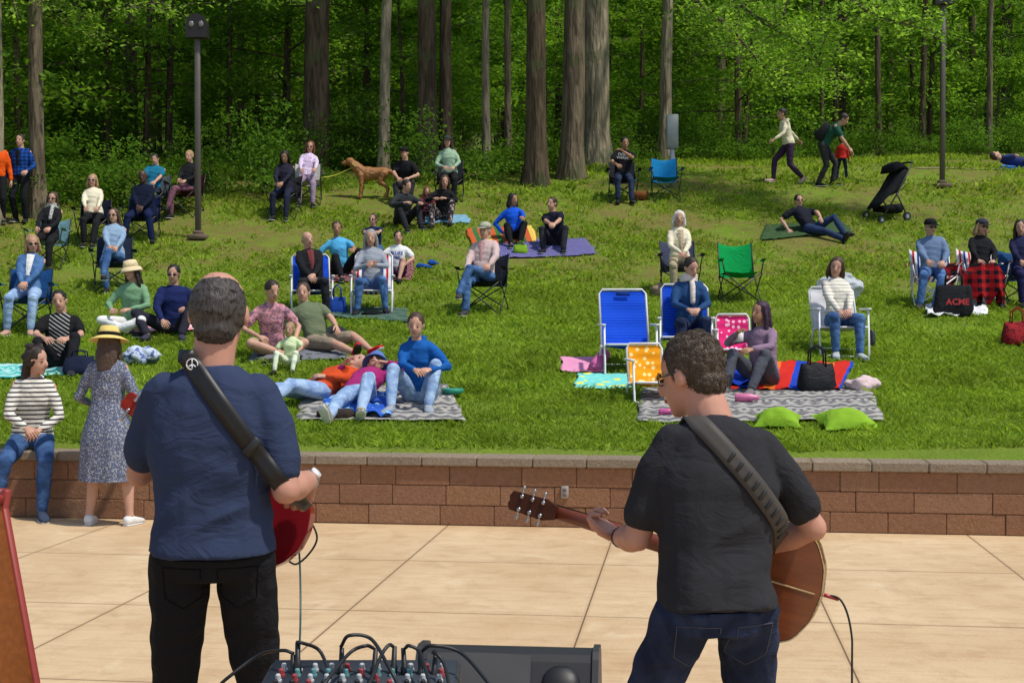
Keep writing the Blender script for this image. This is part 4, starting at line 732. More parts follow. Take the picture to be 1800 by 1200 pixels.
def pillow(P,yaw,sz,mat,label):
    m=MB(); m.grid(lambda u,v:((u-.5)*sz*(1-.14*math.sin(math.pi*v)),(v-.5)*sz*.8*(1-.14*math.sin(math.pi*u)),.05+.13*(max(0,math.sin(math.pi*u)*math.sin(math.pi*v)))**.55+.014*noise.noise(V((u*7,v*7,sz)))),18,18); m.grid(lambda u,v:((u-.5)*sz*(1-.14*math.sin(math.pi*v)),(v-.5)*sz*.8*(1-.14*math.sin(math.pi*u)),.05-.045*math.sin(math.pi*u)*math.sin(math.pi*v)),18,18); o=m.build('pillow',mat); o.location=P; o.rotation_euler=(R(14),0,R(yaw)); tag(o,label,'pillow'); return o
gp=M(c(132,172,46)); pillow(G(1487,752),8,.52,gp,'lime green pillow at right corner of the right rug'); pillow(G(1368,750),-12,.42,gp,'lime green pillow half hidden behind the right guitarist')
def tote(P,yaw,w,h,d,mat,label,name='tote_bag',text=None,strap=.18):
    r=empty(name,P,yaw,label,'bag'); m=MB(); sd=random.uniform(0,50)
    m.loft([(V((0,0,h*t)),V((w*ww,0,0)),V((0,d*dd,0))) for t,ww,dd in((0,.44,.46),(.08,.49,.52),(.25,.51,.52),(.45,.50,.47),(.65,.475,.38),(.82,.45,.28),(.95,.44,.17),(1,.42,.10))],40,.6)
    for v in m.v:
        q=.05*w*noise.noise(V((v.x*14+sd,v.y*14,v.z*12))); v+=V((q*.5,q*(1 if v.y>0 else -1),q if v.z>h*.8 else 0))
    m.build('bag_body',mat,r)
    for s in(1,-1): tubeo('handle',[(-w*.22,s*d*.15,h*.85),(-w*.2,s*d*.15,h+strap*.7),(0,s*d*.17,h+strap),(w*.2,s*d*.15,h+strap*.7),(w*.22,s*d*.15,h*.85)],.009,mat,r)
    if text:
        t=textmesh(text[0],text[1]); o=link('lettering',t,text[2],r,False); o.rotation_euler=(R(90),0,0); o.location=(0.03,-d*.5-.022,h*.45)
    return r
bg_=G(1655,545); bg_.y-=.55; bg_.z=T(bg_.x,bg_.y)
tote(bg_,-4,.54,.44,.20,M(c(38,38,41)),'black tote bag with red lettering below the lawn chairs',text=('ACME',.12,PL((.7,.04,.05,1),.5)))
tote(G(1436,690),6,.38,.30,.24,M(c(34,34,37),rough=.6),'black leather handbag on the right rug','handbag')
tote(G(1788,606),0,.36,.28,.25,M(c(150,40,45),'floral',c(90,30,35),20),'red patterned bag at the right edge')
tote(G(140,660),-5,.36,.22,.22,M(c(34,40,62)),'dark navy cooler bag beside the diagonal striped tee sitter','cooler_bag',strap=.06)
tote(G(593,552),0,.26,.24,.2,M(c(35,70,150)),'small blue cooler bag by the balding person')
tote(G(915,446),0,.26,.16,.2,M(c(120,160,40)),'yellow green bag on the purple blanket',strap=.06)
def bpack(P,yaw,mat,label,rx=0):
    r=empty('backpack',P,yaw,label,'backpack'); r.rotation_euler=(R(rx),0,R(yaw)); m=MB(); m.loft([(V((0,0,0)),V((.14,0,0)),V((0,.09,0))),(V((0,0,.06)),V((.16,0,0)),V((0,.11,0))),(V((0,0,.28)),V((.15,0,0)),V((0,.10,0))),(V((0,0,.40)),V((.11,0,0)),V((0,.07,0))),(V((0,0,.44)),V((.05,0,0)),V((0,.03,0)))],20,.7); m.build('bag_body',mat,r)
    m=MB(); m.loft([(V((0,-.11,.05)),V((.1,0,0)),V((0,.03,0))),(V((0,-.115,.2)),V((.1,0,0)),V((0,.03,0)))],14,.6); m.build('pocket',mat,r); tubeo('handle',[(-.04,0,.43),(0,0,.48),(.04,0,.43)],.008,mat,r); return r
bpack(G(1453,328)+V((-.20,-.02,1.0)),250,M(c(38,40,42)),'black backpack on the back of the bending person',-30)
bpack(G(600,610),20,M(c(46,48,54)),'dark backpack slumped beside the red shoe wearer',-60)
def cyl(name,P,prof,mat,label,cat,axis=(0,0,1)):
    a=V(axis).normalized(); m=MB(); m.tube([V(P)+a*z for z,r in prof],[r for z,r in prof],18); return tag(m.build(name,mat),label,cat)
cyl('thermos',G(1533,610),[(0,.035),(.01,.04),(.15,.04),(.16,.035),(.2,.033),(.21,.02)],PL((.03,.03,.035,1),.3),'dark travel thermos standing on the grass','thermos')
cyl('water_bottle',G(1292,712)+V((0,0,.075)),[(0,.035),(.01,.04),(.16,.04),(.19,.025),(.23,.024),(.235,.015)],PL((.6,.15,.3,1),.35),'pink water bottle lying on the right rug','bottle',(1,-.15,0))
cyl('mug',W(1300,592,14.7),[(-.05,.035),(-.045,.04),(.05,.042),(.051,.038)],PL((.75,.73,.7,1),.4),'white cup held up by the plum haired person','cup')
cyl('food_tub',G(795,698),[(.03,.09),(.035,.1),(.08,.12),(.085,.11)],PL((.03,.3,.2,1),.4),'round green food tub on the left rug','tub')
cyl('sunscreen_tube',G(1158,735)+V((0,0,.06)),[(0,.02),(.01,.03),(.12,.03),(.16,.015)],PL((.6,.1,.3,1),.4),'small pink tube on left end of the right rug','tube',(1,0,0))
heap(G(1515,688),(.42,.25,.16),M(c(215,190,190)),'crumpled pale pink jacket on the right rug','jacket','jacket',3)
heap(G(590,738),(.4,.2,.12),M(c(60,50,45)),'pile of brown sandals and bag on the left rug','sandal_pile','sandals',9)
heap(G(250,640),(.45,.3,.2),M(c(190,200,215),'floral',c(90,110,160),12),'bundle of white and blue cloth behind the straw hat wearer','cloth','cloth',5)
heap(G(1158,520),(.3,.2,.2),M(c(150,130,105)),'small tan bag beside the white haired person','bag','bag',15)
heap(G(655,556),(.35,.2,.08),M(c(25,26,28)),'black jacket dropped on the dark green blanket','jacket','jacket',12)
for i,px in enumerate((745,762)):
    P_=G(px,472-i*6); m=MB(); m.loft([(V((-.13,0,.03)),V((0,.03,0)),V((0,0,.025))),(V((-.08,0,.05)),V((0,.042,0)),V((0,0,.045))),(V((.02,0,.04)),V((0,.042,0)),V((0,0,.035))),(V((.12,0,.025)),V((0,.04,0)),V((0,0,.022))),(V((.15,0,.02)),V((0,.02,0)),V((0,0,.012)))],12,.8); o=m.build('shoe',M(c(30,80,170))); o.location=P_; o.rotation_euler=(0,0,R(10+i*50)); tag(o,['left shoe of an empty blue pair on the grass','right shoe of an empty blue pair on the grass'][i],'shoe','empty blue shoes')
bk=empty('picnic_basket',G(1123,352),0,'brown wicker basket beside the person eating','basket'); m=MB(); m.loft([(V((0,0,0)),V((.16,0,0)),V((0,.1,0))),(V((0,0,.17)),V((.2,0,0)),V((0,.13,0)))],20,.7); m.build('basket_body',M(c(140,85,45),'plaid',c(90,55,30),40),bk); tubeo('handle',[(-.19,0,.15),(-.12,0,.3),(0,0,.34),(.12,0,.3),(.19,0,.15)],.01,M(c(140,85,45)),bk)
# plaid blanket: follows thighs and shins of the two sitters, sags between them
P_=G(1695,536); lb=MB(); legs=[-.46,-.22,.13,.34]
def lbf(u,v):
    x=-.50+u*.98; b_=max(math.exp(-((x-l)/.085)**2) for l in legs); t=min(1,v/.42); y=.0-.36*t; z=.50+.115*b_-.05*t*(1-b_)
    if v>.42:
        w=(v-.42)/.58; hang=.16+.30*min(1,max(0,(x+.30)/.5))+.05*math.sin(u*13); z-=w*hang*(1.0+.15*(1-b_)); y+=-.10*w*b_+.07*w*(1-b_)+.02*math.sin(u*31)*w; x+=.04*w*math.sin(u*9)
    return (x,y,z+.012*noise.noise(V((u*9,v*9,0))))
lb.grid(lbf,64,30); o=lb.build('lap_blanket',M(c(175,28,34),'plaid',c(26,20,26),8)); o.location=P_; so_=o.modifiers.new('t','SOLIDIFY'); so_.thickness=.012; tag(o,'red and black plaid blanket draped over laps and hanging to the grass','blanket')
# stroller
sy=-62; st=empty('stroller',G(1558,386),sy,'black folding stroller standing on the slope','stroller'); g_=gzf(st.location,sy); bf=M(c(30,31,34))
for x_,y_,r_ in((-.22,-.34,.07),(.22,-.34,.07),(-.24,.30,.085),(.24,.30,.085)):
    m=MB(); zc=g_(x_,y_)+r_; m.tube([(x_-.022,y_,zc),(x_+.022,y_,zc)],r_,20); w_=m.build('wheel',black,st,False); m=MB(); m.tube([(x_-.025,y_,zc),(x_+.025,y_,zc)],r_*.5,14); m.build('hub',steel,w_,False)
for s in(1,-1):
    tubeo('frame_rail',[(s*.22,-.34,g_(s*.22,-.34)+.08),(s*.24,.05,.5),(s*.23,.42,1.08),(s*.19,.48,1.13)],.016,darkmet,st); tubeo('frame_rail',[(s*.24,.30,g_(s*.24,.30)+.09),(s*.25,.02,.5)],.016,darkmet,st)
tubeo('handlebar',[(-.19,.48,1.13),(0,.50,1.14),(.19,.48,1.13)],.02,black,st)
m=MB(); m.loft([(V((0,-.36,.22)),V((.17,0,0)),V((0,.05,.03))),(V((0,-.18,.40)),V((.20,0,0)),V((0,.08,.06))),(V((0,.05,.56)),V((.21,0,0)),V((0,.12,-.04))),(V((0,.24,.82)),V((.21,0,0)),V((0,.11,-.07))),(V((0,.34,.98)),V((.19,0,0)),V((0,.07,-.05)))],18,.7); m.build('seat',bf,st)
m=MB(); m.loft([(V((0,.02,.92)),V((.21,0,0)),V((0,.03,.02))),(V((0,.10,1.02)),V((.22,0,0)),V((0,.08,-.05))),(V((0,.26,1.06)),V((.21,0,0)),V((0,.09,-.08))),(V((0,.38,1.0)),V((.19,0,0)),V((0,.06,-.06)))],18,.7); m.build('canopy',bf,st); m=MB(); m.loft([(V((0,-.2,.2)),V((.18,0,0)),V((0,0,.06))),(V((0,.24,.22)),V((.2,0,0)),V((0,0,.10)))],16,.6); m.build('storage_basket',bf,st)
# lamp posts
def lamp(px,py,hh_,label):
    P_=G(px,py); r=empty('lamp_post',P_,0,label,'lamp post','lamp posts'); bz=PL((.11,.09,.075,1),.5,.2)
    m=MB(); m.box((0,0,.03),(.34,.34,.10),None,.02); m.box((0,0,.11),(.18,.18,.08),None,.02); m.build('base',M(c(110,95,80)),r); m=MB(); m.box((0,0,hh_/2),(.10,.10,hh_-.02),None,.012); m.build('pole',bz,r)
    m=MB(); pts=[(-.2,0),(.2,0),(.2,.2)]+[(.2*math.cos(a),.2+.24*math.sin(a)) for a in [R(t) for t in range(15,180,15)]]+[(-.2,.2)]; m.prism([(a,b+hh_) for a,b in pts],-.12,.12); m.build('lamp_head',PL((.02,.016,.015,1),.5,.2),r,False)
    for s in(1,-1): m=MB(); m.ball((s*.09,-.125,hh_+.24),(.05,.02,.06)); m.build('lamp_lens',PL((.2,.18,.15,1),.15),r)
lamp(349,420,3.72,'brown lamp post with twin lensed head at left'); lamp(1655,330,3.95,'brown lamp post near the right edge')
ub=empty('utility_box',G(1181,330),0,'grey electrical box on a post behind the empty blue chair','utility box'); m=MB(); m.box((0,0,.55),(.09,.09,1.1),None,.01); m.build('post',steel,ub); m=MB(); m.box((0,0,1.2),(.26,.16,.75),None,.02); m.build('cabinet',PL((.26,.28,.26,1),.5),ub); m=MB(); m.box((0,-.085,1.2),(.22,.01,.66),None,.004); m.build('door',PL((.30,.32,.30,1),.5),ub)
# dog
dp_=G(655,350); dg_=empty('dog',dp_,0,'golden brown dog standing on a yellow leash facing left','dog'); m=MB(); g_=gzf(dp_,0)
m.loft([(V((.34,0,.56)),V((0,.05,0)),V((0,0,.07))),(V((.27,0,.54)),V((0,.11,0)),V((0,0,.12))),(V((.08,0,.53)),V((0,.105,0)),V((0,0,.125))),(V((-.12,0,.51)),V((0,.12,0)),V((0,0,.16))),(V((-.27,0,.54)),V((0,.11,0)),V((0,0,.155))),(V((-.36,0,.58)),V((0,.07,0)),V((0,0,.08)))],14)
m.limb([(-.27,0,.6),(-.38,0,.70),(-.43,0,.75)],[.12,.10,.08]) ; m.ball((-.47,0,.78),(.095,.085,.085)); m.limb([(-.52,0,.765),(-.61,0,.745)],[.052,.040])
for s in(1,-1):
    m.ball((-.44,s*.085,.755),(.038,.016,.065)); m.limb([(-.24,s*.08,.48),(-.22,s*.085,.30),(-.25,s*.085,g_(-.25,s*.08)+.04)],[.065,.045,.034]); m.ball((-.275,s*.085,g_(-.27,0)+.03),(.05,.034,.028))
    m.limb([(.25,s*.08,.52),(.17,s*.09,.34),(.33,s*.09,.22),(.30,s*.09,g_(.3,0)+.04)],[.095,.065,.036,.032]); m.ball((.275,s*.09,g_(.28,0)+.03),(.05,.034,.028))
m.limb([(.35,0,.58),(.46,0,.52),(.53,0,.42),(.58,0,.40)],[.04,.055,.06,.025])
me=remesh(m,.012,3,lambda co:.010*noise.noise(co*22)); link('body',me,hairm((.30,.13,.04,1)),dg_); m=MB(); m.ball((-.64,0,.755),.018); m.build('nose',black,dg_)
for s in(1,-1): m=MB(); m.ball((-.535,s*.06,.805),.011); m.build('eye',EYE,dg_)
m=MB(); m.tube([V((-.37,0,.69))+V((math.cos(a)*.08,math.sin(a)*.11,-math.cos(a)*.06)) for a in [j*math.pi/6 for j in range(13)]],.012,6); m.build('collar',PL((.6,.5,.05,1)),dg_)
cable([dp_+V((-.42,-.05,.64)),dp_+V((-.8,-.05,.48)),G(562,352)+V((0,0,.46))],.008,PL((.7,.65,.05,1)),'yellow leash running from the sitter to the dog','leash')
# ---------------- vegetation ----------------
def leafmat(name,a,b,tr=.45,vlo=.85,vhi=1.3,patch=False):
    m_=bpy.data.materials.new(name); m_.use_nodes=True; t=m_.node_tree; n=t.nodes; n.clear(); o=n.new('ShaderNodeOutputMaterial'); mx_=n.new('ShaderNodeMixShader'); d=n.new('ShaderNodeBsdfDiffuse'); tl_=n.new('ShaderNodeBsdfTranslucent'); ge=n.new('ShaderNodeNewGeometry'); oi=n.new('ShaderNodeObjectInfo'); mr=n.new('ShaderNodeMixRGB'); hs=n.new('ShaderNodeHueSaturation')
    mr.inputs[1].default_value=a; mr.inputs[2].default_value=b; t.links.new(ge.outputs['Random Per Island'],mr.inputs[0]); mt=n.new('ShaderNodeMapRange'); mt.inputs[3].default_value=vlo; mt.inputs[4].default_value=vhi; t.links.new(mt.outputs[0],hs.inputs['Value']); t.links.new(mr.outputs[0],hs.inputs['Color'])
    if patch:
        nz=n.new('ShaderNodeTexNoise'); nz.inputs['Scale'].default_value=1.1; nz.inputs['Detail'].default_value=6; nz.inputs['Roughness'].default_value=.7; t.links.new(ge.outputs['Position'],nz.inputs['Vector']); t.links.new(nz.outputs[0],mt.inputs[0]); mt.inputs[1].default_value=.35; mt.inputs[2].default_value=.66
    else: t.links.new(oi.outputs['Random'],mt.inputs[0])
    tc=n.new('ShaderNodeMixRGB'); tc.blend_type='MULTIPLY'; tc.inputs[0].default_value=1; tc.inputs[2].default_value=(1.35,1.3,.6,1); t.links.new(hs.outputs[0],tc.inputs[1])
    t.links.new(hs.outputs[0],d.inputs[0]); t.links.new(tc.outputs[0],tl_.inputs[0]); mx_.inputs[0].default_value=tr; t.links.new(d.outputs[0],mx_.inputs[1]); t.links.new(tl_.outputs[0],mx_.inputs[2]); t.links.new(mx_.outputs[0],o.inputs[0]); return m_
LEAF=leafmat('leaf',(.095,.205,.022,1),(.215,.385,.045,1),.5,.75,1.25); LEAF2=leafmat('shrub_leaf',(.06,.14,.018,1),(.15,.29,.035,1),.45,.65,1.2); LEAFB=leafmat('bough_leaf',(.17,.32,.045,1),(.32,.52,.10,1),.55)
def leaves(C,size,up=.7):
    n=len(C); nn=rng.normal(size=(n,3)); nn[:,2]=np.abs(nn[:,2])+up; nn/=np.linalg.norm(nn,axis=1)[:,None]; r=rng.normal(size=(n,3)); t=np.cross(nn,r); t/=np.linalg.norm(t,axis=1)[:,None]; b=np.cross(nn,t); s=(size*rng.uniform(.6,1.35,n))[:,None]
    vs=np.stack([C+t*s,C+b*s*.5,C-t*s,C-b*s*.5],1).reshape(-1,3); return vs,np.arange(4*n).reshape(n,4)
bark=M(c(108,96,78),'bark',rough=.95); barkd=M(c(84,72,57),'bark',rough=.95); barkl=M(c(142,130,108),'bark',rough=.95)
def spray_tree(h,nb,rad,nl,size,seed,z0=.12):
    rs=np.random.default_rng(seed); tk=MB(); bend=[rs.normal(0,.25,2) for _ in range(3)]
    def tp(t): return V((bend[0][0]*t+bend[1][0]*math.sin(t*3)*.6,bend[0][1]*t+bend[1][1]*math.sin(t*3)*.6,h*t))
    r0=.035+h*.006; tk.tube([tp(i/8)-(V((0,0,.3)) if i==0 else V((0,0,0))) for i in range(9)],[r0*(1.1-i/8*.9) for i in range(9)],7)
    C=[]
    for i in range(nb):
        t=z0+(1-z0)*(i+rs.random())/nb; a=i*2.4+rs.normal(0,.4); L=rad*(1.15-t*.75)*rs.uniform(.6,1.15); p0=tp(min(t,1)); dv=V((math.cos(a),math.sin(a),rs.uniform(0,.35))); p1=p0+dv*L*.5; p2=p0+dv*L-V((0,0,L*.12)); tk.tube([p0,p1,p2],[r0*.35*(1.1-t),r0*.2,.006],4)
        for side in range(3):
            sd_=V((-dv.y,dv.x,0))*rs.uniform(-.45,.45)*L
            for q in(p1.lerp(p2,.2)+sd_*.5,p1.lerp(p2,.6)+sd_*.8,p2+sd_):
                n_=int(nl*rs.uniform(.5,1.5)); sg=L*.17; C.append(np.array(q)+rs.normal(size=(n_,3))*[sg,sg,sg*.42])
    return tk.mesh('trunk'),np.concatenate(C),size
protos=[]
for i,(h,nb,rad,nl,sz) in enumerate([(7.5,26,2.4,34,.075),(9.5,30,2.8,34,.08),(5.5,22,2.1,36,.07),(11,34,3.0,32,.085)]):
    tmh,C,sz_=spray_tree(h,nb,rad,nl,sz,100+i); vs,fs=leaves(C,sz_,.9); o=npmesh('crown',vs,fs,LEAF,None,False); tmh.materials.append(barkd); protos.append((tmh,o.data)); bpy.data.objects.remove(o)
def plant(name,tmh,cm,P,rz,s,label,cat,group):
    r=empty(name,P,rz,label,cat,group); r.scale=(s[0],s[0],s[1])
    for nm,md in(('trunk',tmh),('crown',cm)):
        o=bpy.data.objects.new(nm,md); COL.objects.link(o); o.parent=r
    return r
epx=[-400,0,200,400,600,850,1000,1150,1400,1800,2200]; epy=[384,378,370,348,330,316,300,286,280,272,270]
def edge_d(x_over_y):
    px=900+2500*x_over_y; return G(px,float(np.interp(px,epx,epy))).y
rows=[(1.0,3.2,13),(4.5,4,16),(9,5,19),(15,7,22),(23,9,24),(34,12,24)]
for off,jit,nn in rows:
    for i in range(nn):
        u=-.50+1.0*(i+.5+random.uniform(-.4,.4))/nn; d=edge_d(u)+off+random.uniform(0,jit); 
        if off<2 and (random.random()<.4): continue
        x=u*d; k_=random.choice([0,1,2,3]) if off>4 else random.choice([0,2,2]); s=random.uniform(.75,1.2)
        plant('understory_tree',protos[k_][0],protos[k_][1],V((x,d,T(x,d))),random.uniform(0,360),(s,s*random.uniform(.85,1.15)),'slender leafy understory tree growing in the wood behind the lawn','tree','understory trees in the wood')
shr=[]
for i in range(4):
    cen=[np.array([rng.normal(0,.5),rng.normal(0,.5),abs(rng.normal(.5,.4))]) for _ in range(14)]; C=np.concatenate([c_+rng.normal(size=(95,3))*[.24,.24,.13] for c_ in cen]); C[:,2]=np.abs(C[:,2]); vs,fs=leaves(C,.055,.6)
    o=npmesh('foliage',vs,fs,LEAF2,None,False); m=MB()
    for c_ in cen[:8]: m.tube([(0,0,-.1),tuple(c_*np.array([.4,.4,.6])),tuple(c_)],[.012,.009,.004],4)
    sm=m.mesh('stem'); sm.materials.append(barkd); shr.append((sm,o.data)); bpy.data.objects.remove(o)
for i in range(150):
    u=-.48+.96*random.random() if i>60 else -.46+.92*(i+random.random())/61; off=random.uniform(-.3,2.4) if i<=60 else random.uniform(1.5,13); d=edge_d(u)+off; x=u*d; s=random.uniform(.45,1.1)*(1.1 if i>60 else .9); q=random.choice(shr)
    r=empty('shrub',V((x,d,T(x,d))),random.uniform(0,360),'leafy green shrub in the undergrowth along the edge of the wood','shrub','shrubs along the wood edge'); r.scale=(s,s,s*random.uniform(.5,1.3))
    for nm,md in(('stem',q[0]),('foliage',q[1])): o=bpy.data.objects.new(nm,md); COL.objects.link(o); o.parent=r
cr=[]
for i in range(3):
    cen=[]
    for _ in range(42):
        v=rng.normal(size=3); v/=np.linalg.norm(v); v*=rng.uniform(.45,1)**.5; cen.append(v*[3.5,3.5,4.5]+[0,0,15])
    C=np.concatenate([q+rng.normal(size=(50,3))*[.6,.6,.4] for q in cen]); vs,fs=leaves(C,.15,.6); o=npmesh('crown',vs,fs,LEAF,None,False); cr.append(o.data); bpy.data.objects.remove(o)
def bigtree(px,py,wpx,label,topdx=0,mat=bark,crown=True,hgt=19,group=None,P=None,r0=None,cs=1.0):
    P=P or G(px,py); d=P.y; r0=r0 or wpx/2500*d/2; root=empty('tree',P,0,label,'tree',group); m=MB(); lx=topdx/2500*d; sd=random.uniform(0,99); pts=[];rd=[]
    for i in range(26):
        z=-.4+hgt*(i/25)**1.3; t=z/hgt; pts.append(V((lx*z/5+.05*noise.noise(V((sd,z*.3,0))),.05*noise.noise(V((sd,0,z*.3))),z))); rd.append(r0*(1-.72*max(0,t))*(1+.45*math.exp(-max(z,0)/.35)))
    m.tube(pts,rd,22)
    for v in m.v: q=noise.noise(V((v.x*5+sd,v.y*5,v.z*.8)))*.10*r0+ (noise.noise(V((math.atan2(v.y,v.x)*1.3,sd,0)))*.5*r0 if v.z<.5 else 0); dd=V((v.x,v.y,0)); v+=dd.normalized()*q if dd.length>1e-5 else V((0,0,0))
    for i in range(7):
        a=i*2.3+sd; z=8.5+i*1.3; p=V((lx*z/5,0,z)); L=random.uniform(2,4); m.tube([p,p+V((math.cos(a)*L*.5,math.sin(a)*L*.5,L*.5)),p+V((math.cos(a)*L,math.sin(a)*L,L*.8))],[r0*.3,r0*.2,r0*.06],6)
    m.build('trunk',mat,root)
    if crown: o=bpy.data.objects.new('crown',random.choice(cr)); COL.objects.link(o); o.parent=root; o.location=(lx*3,0,0); o.rotation_euler=(0,0,random.uniform(0,6)); o.scale=(cs,cs,1)
    return root
bigtree(556,300,48,'thick dark straight tree trunk behind the lilac top sitter',3,barkd)
bigtree(942,326,38,'thick dark trunk, leftmost of the three close trunks',0,barkd)
bigtree(1003,314,42,'slightly leaning pale trunk in the middle of the three close trunks',9,bark)
bigtree(1050,290,48,'widest pale trunk, rightmost of the three close trunks',-2,barkl)
bigtree(66,380,28,'tall pale brown trunk near the left edge behind the standing person',-1,bark)
bigtree(-2,394,18,'thin pale trunk cut off by the left edge',0,barkl)
bigtree(674,306,20,'thin pale leaning trunk right of the thick dark trunk',8,barkl,cs=.8)
bigtree(752,302,36,'dark broad trunk behind the pale green hoodie sitter',-2,barkd)
bigtree(783,298,24,'dark trunk just right of the dark broad trunk',2,barkd,cs=.7)
bigtree(854,294,15,'slim pale trunk between the broad dark trunk and the three close trunks',0,barkl,cs=.7)
bigtree(893,292,13,'slim dark trunk left of the three close trunks',0,bark,cs=.7)
T12=bigtree(1168,285,22,'pale trunk behind the utility box',5,barkl,crown=False)
for ii,(px,d,w) in enumerate([(230,40,.2),(330,46,.15),(425,42,.12),(480,52,.2),(140,38,.12),(620,48,.15),(1265,46,.16),(1330,52,.22),(1480,48,.12),(1560,56,.2),(1710,50,.14),(1770,58,.25),(1420,64,.25),(1100,60,.2),(820,60,.22),(185,55,.22),(380,62,.25),(720,66,.2),(20,48,.2),(1620,44,.10),(980,52,.16),(270,50,.12),(1220,60,.2),(1380,47,.1),(1660,62,.2),(520,60,.2),(100,60,.2),(1295,41,.08),(1545,42,.09),(1445,43,.07),(190,36,.08),(405,37,.07),(1735,42,.09),(640,38,.07)]):
    x=(px-900)/2500*d; bigtree(0,0,0,'dark tree trunk standing deep in the wood',random.uniform(-6,6),random.choice([barkd,barkd,bark]),P=V((x,d,T(x,d))),r0=w,group='trunks deep in the wood',crown=ii%3==0)
def boughs(root,pts,n,sz,spread):
    P=root.location; m=MB(); C=[]
    for pl in pts:
        q=[W(*p)-P for p in pl]; cv=curve(q,6); m.tube(cv,[.07*(1-i/len(cv))+.012 for i in range(len(cv))],6)
        for i,p in enumerate(cv):
            if i<len(cv)*.25: continue
            for _ in range(4):
                tw=V((random.gauss(0,.7),random.gauss(0,.7),random.gauss(-.1,.28)))*spread; m.tube([p,p+tw*.5+V((0,0,.05)),p+tw],[.014,.009,.004],4); n_=n; tt=rng.random(n_)[:,None]; C.append(np.array(p)+np.array(tw)*(.25+.85*tt)+rng.normal(size=(n_,3))*[.14,.14,.08])
    m.build('bough',bark,root); vs,fs=leaves(np.concatenate(C),sz,.9); npmesh('bough_foliage',vs,fs,LEAFB,root,False)
boughs(T12,[[(1172,-150,34),(1300,-160,31),(1420,-60,29),(1520,20,28),(1610,50,27.5)],[(1172,-60,34),(1240,-60,32),(1310,20,30.5),(1390,70,30),(1460,125,29.5)],[(1172,-180,34),(1380,-190,30),(1600,-110,28),(1760,-20,27.5)],[(1172,-30,34),(1230,10,33),(1290,60,32),(1340,120,31.5)]],34,.06,.95)
TL=bigtree(-60,420,26,'trunk just outside the left edge whose boughs overhang the lawn',0,bark,crown=False)
boughs(TL,[[(-60,-120,26.5),(60,-140,28),(200,-50,29.5),(290,20,30)],[(-60,-60,26.5),(20,-20,28),(90,30,30),(150,60,31)],[(-60,-160,26.5),(150,-160,29),(350,-90,30.5),(470,0,31.5)]],28,.06,.9)
n=60000; X_=rng.uniform(-75,75,n); Y_=rng.uniform(95,125,n); Z_=tz(X_,Y_)+rng.uniform(0,22,n); kk=np.sin(X_*.9)+np.sin(X_*.37+Z_*.8)+np.sin(Z_*1.3+Y_*.5); sel=kk>-.6
vs,fs=leaves(np.stack([X_,Y_,Z_],1)[sel],.55,.3); o=npmesh('distant_foliage',vs,fs,LEAF,None,False); tag(o,'far mass of forest foliage closing the view behind the trees','foliage',kind='stuff')
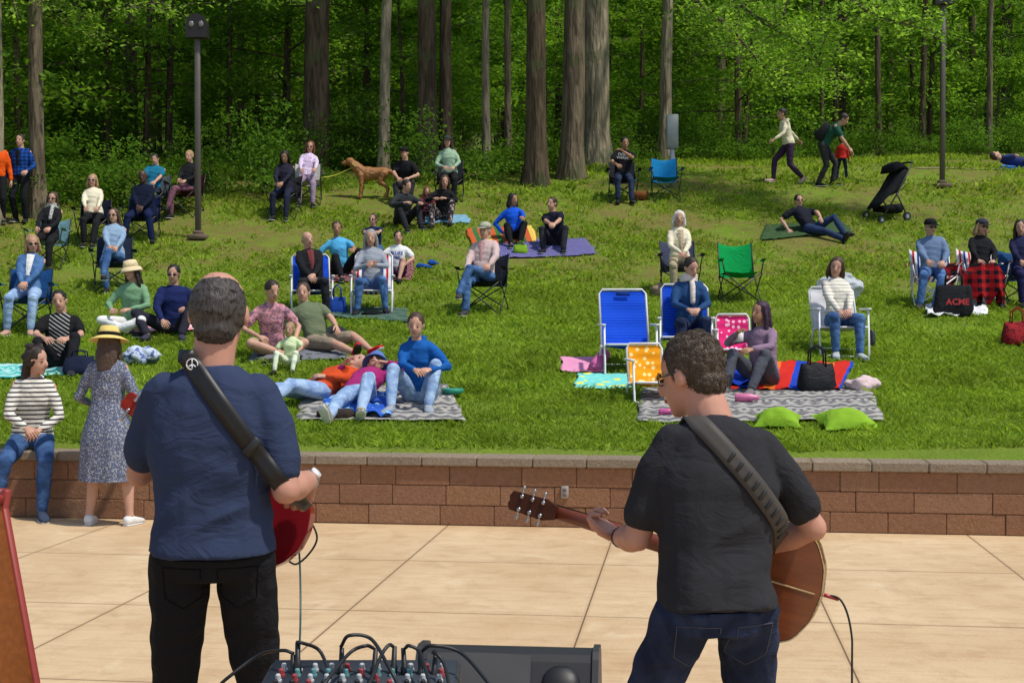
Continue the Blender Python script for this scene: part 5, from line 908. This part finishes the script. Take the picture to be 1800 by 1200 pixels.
# grass
def inblank(x,y):
    r=np.zeros(len(x),bool)
    for q in BL:
        s=np.ones(len(x),bool); s2=np.ones(len(x),bool)
        for (a,b),(c_,d) in zip(q,q[1:]+q[:1]): cr_=(c_-a)*(y-b)-(d-b)*(x-a); s&=cr_>-.03; s2&=cr_<.03
        r|=s|s2
    return r
VS=[]
for y0,y1,den,hh_,w in((11.7,14.5,2400,.052,.007),(14.5,18,1550,.058,.009),(18,23,900,.062,.012),(23,30,480,.068,.016),(30,40,190,.09,.023)):
    A_=(y1-y0)*(.84*y1+2); n=int(A_*den); y=rng.uniform(y0,y1,n); x=rng.uniform(-1,1,n)*(.42*y1+1); ok=(y>11.62-.13*x+.36)&(~inblank(x,y)); 
    nz=np.sin(x*1.3+np.sin(y*.9)*2)+np.sin(y*1.7+x*.6)+np.sin(x*3.9-y*2.3)*.7+np.sin(x*7.1+y*6.3)*.5; up_=np.clip((y-19)/6,0,1); ok&=(nz+rng.normal(0,.8,n))>(-2.4+2.1*up_); x=x[ok];y=y[ok];n=len(x); z=tz(x,y); nzz=nz[ok]
    cl=np.sin(x*11+np.sin(y*7)*1.5)+np.sin(y*13+x*5); a=rng.uniform(0,6.28,n); h=hh_*rng.uniform(.35,1.2,n)*(1+.28*np.clip(cl,-1,1.5))*(1-.25*(nzz<0)); ww=w*rng.uniform(.6,1.3,n)*np.where(rng.random(n)<.12,2.2,1); lx=rng.normal(0,.55,n)*h; ly=rng.normal(0,.55,n)*h
    dx=np.cos(a)*ww;dy=np.sin(a)*ww; v=np.stack([np.stack([x-dx,y-dy,z-.004],1),np.stack([x+dx,y+dy,z-.004],1),np.stack([x+lx+dx*.6,y+ly+dy*.6,z+h*.8],1),np.stack([x+lx*1.5,y+ly*1.5,z+h],1)],1); VS.append(v.reshape(-1,3))
VS=np.concatenate(VS); GR=leafmat('grass',(.15,.25,.02,1),(.38,.52,.07,1),.45,.62,1.15,True); o=npmesh('grass',VS,np.arange(len(VS)).reshape(-1,4),GR,None,False); tag(o,'short bright green grass and clover covering the lawn','grass',kind='stuff')
# ---------------- light / camera ----------------
az=R(118); el_=R(62)
w=bpy.data.worlds.new('World'); scn.world=w; w.use_nodes=True; nt=w.node_tree; bg=nt.nodes['Background']; sky=nt.nodes.new('ShaderNodeTexSky'); sky.sky_type='NISHITA'; sky.sun_disc=False; sky.sun_elevation=el_; sky.sun_rotation=az; nt.links.new(sky.outputs[0],bg.inputs[0]); bg.inputs[1].default_value=.15
sd=V((math.sin(az)*math.cos(el_),math.cos(az)*math.cos(el_),math.sin(el_))); L_=bpy.data.lights.new('sun','SUN'); L_.energy=3.6; L_.angle=R(2.5); L_.color=(1,.95,.86); lo=bpy.data.objects.new('sun',L_); COL.objects.link(lo); lo.rotation_euler=(-sd).to_track_quat('-Z','Y').to_euler()
cd=bpy.data.cameras.new('camera'); cd.lens=50; cd.sensor_width=36; cd.clip_end=800; cd.clip_start=.1; cam=bpy.data.objects.new('camera',cd); COL.objects.link(cam); cam.location=(0,0,1.7); cam.rotation_euler=(R(90)-math.atan(40/2500),0,0); scn.camera=cam
scn.view_settings.view_transform='Standard'; scn.view_settings.look='None'; scn.view_settings.exposure=0
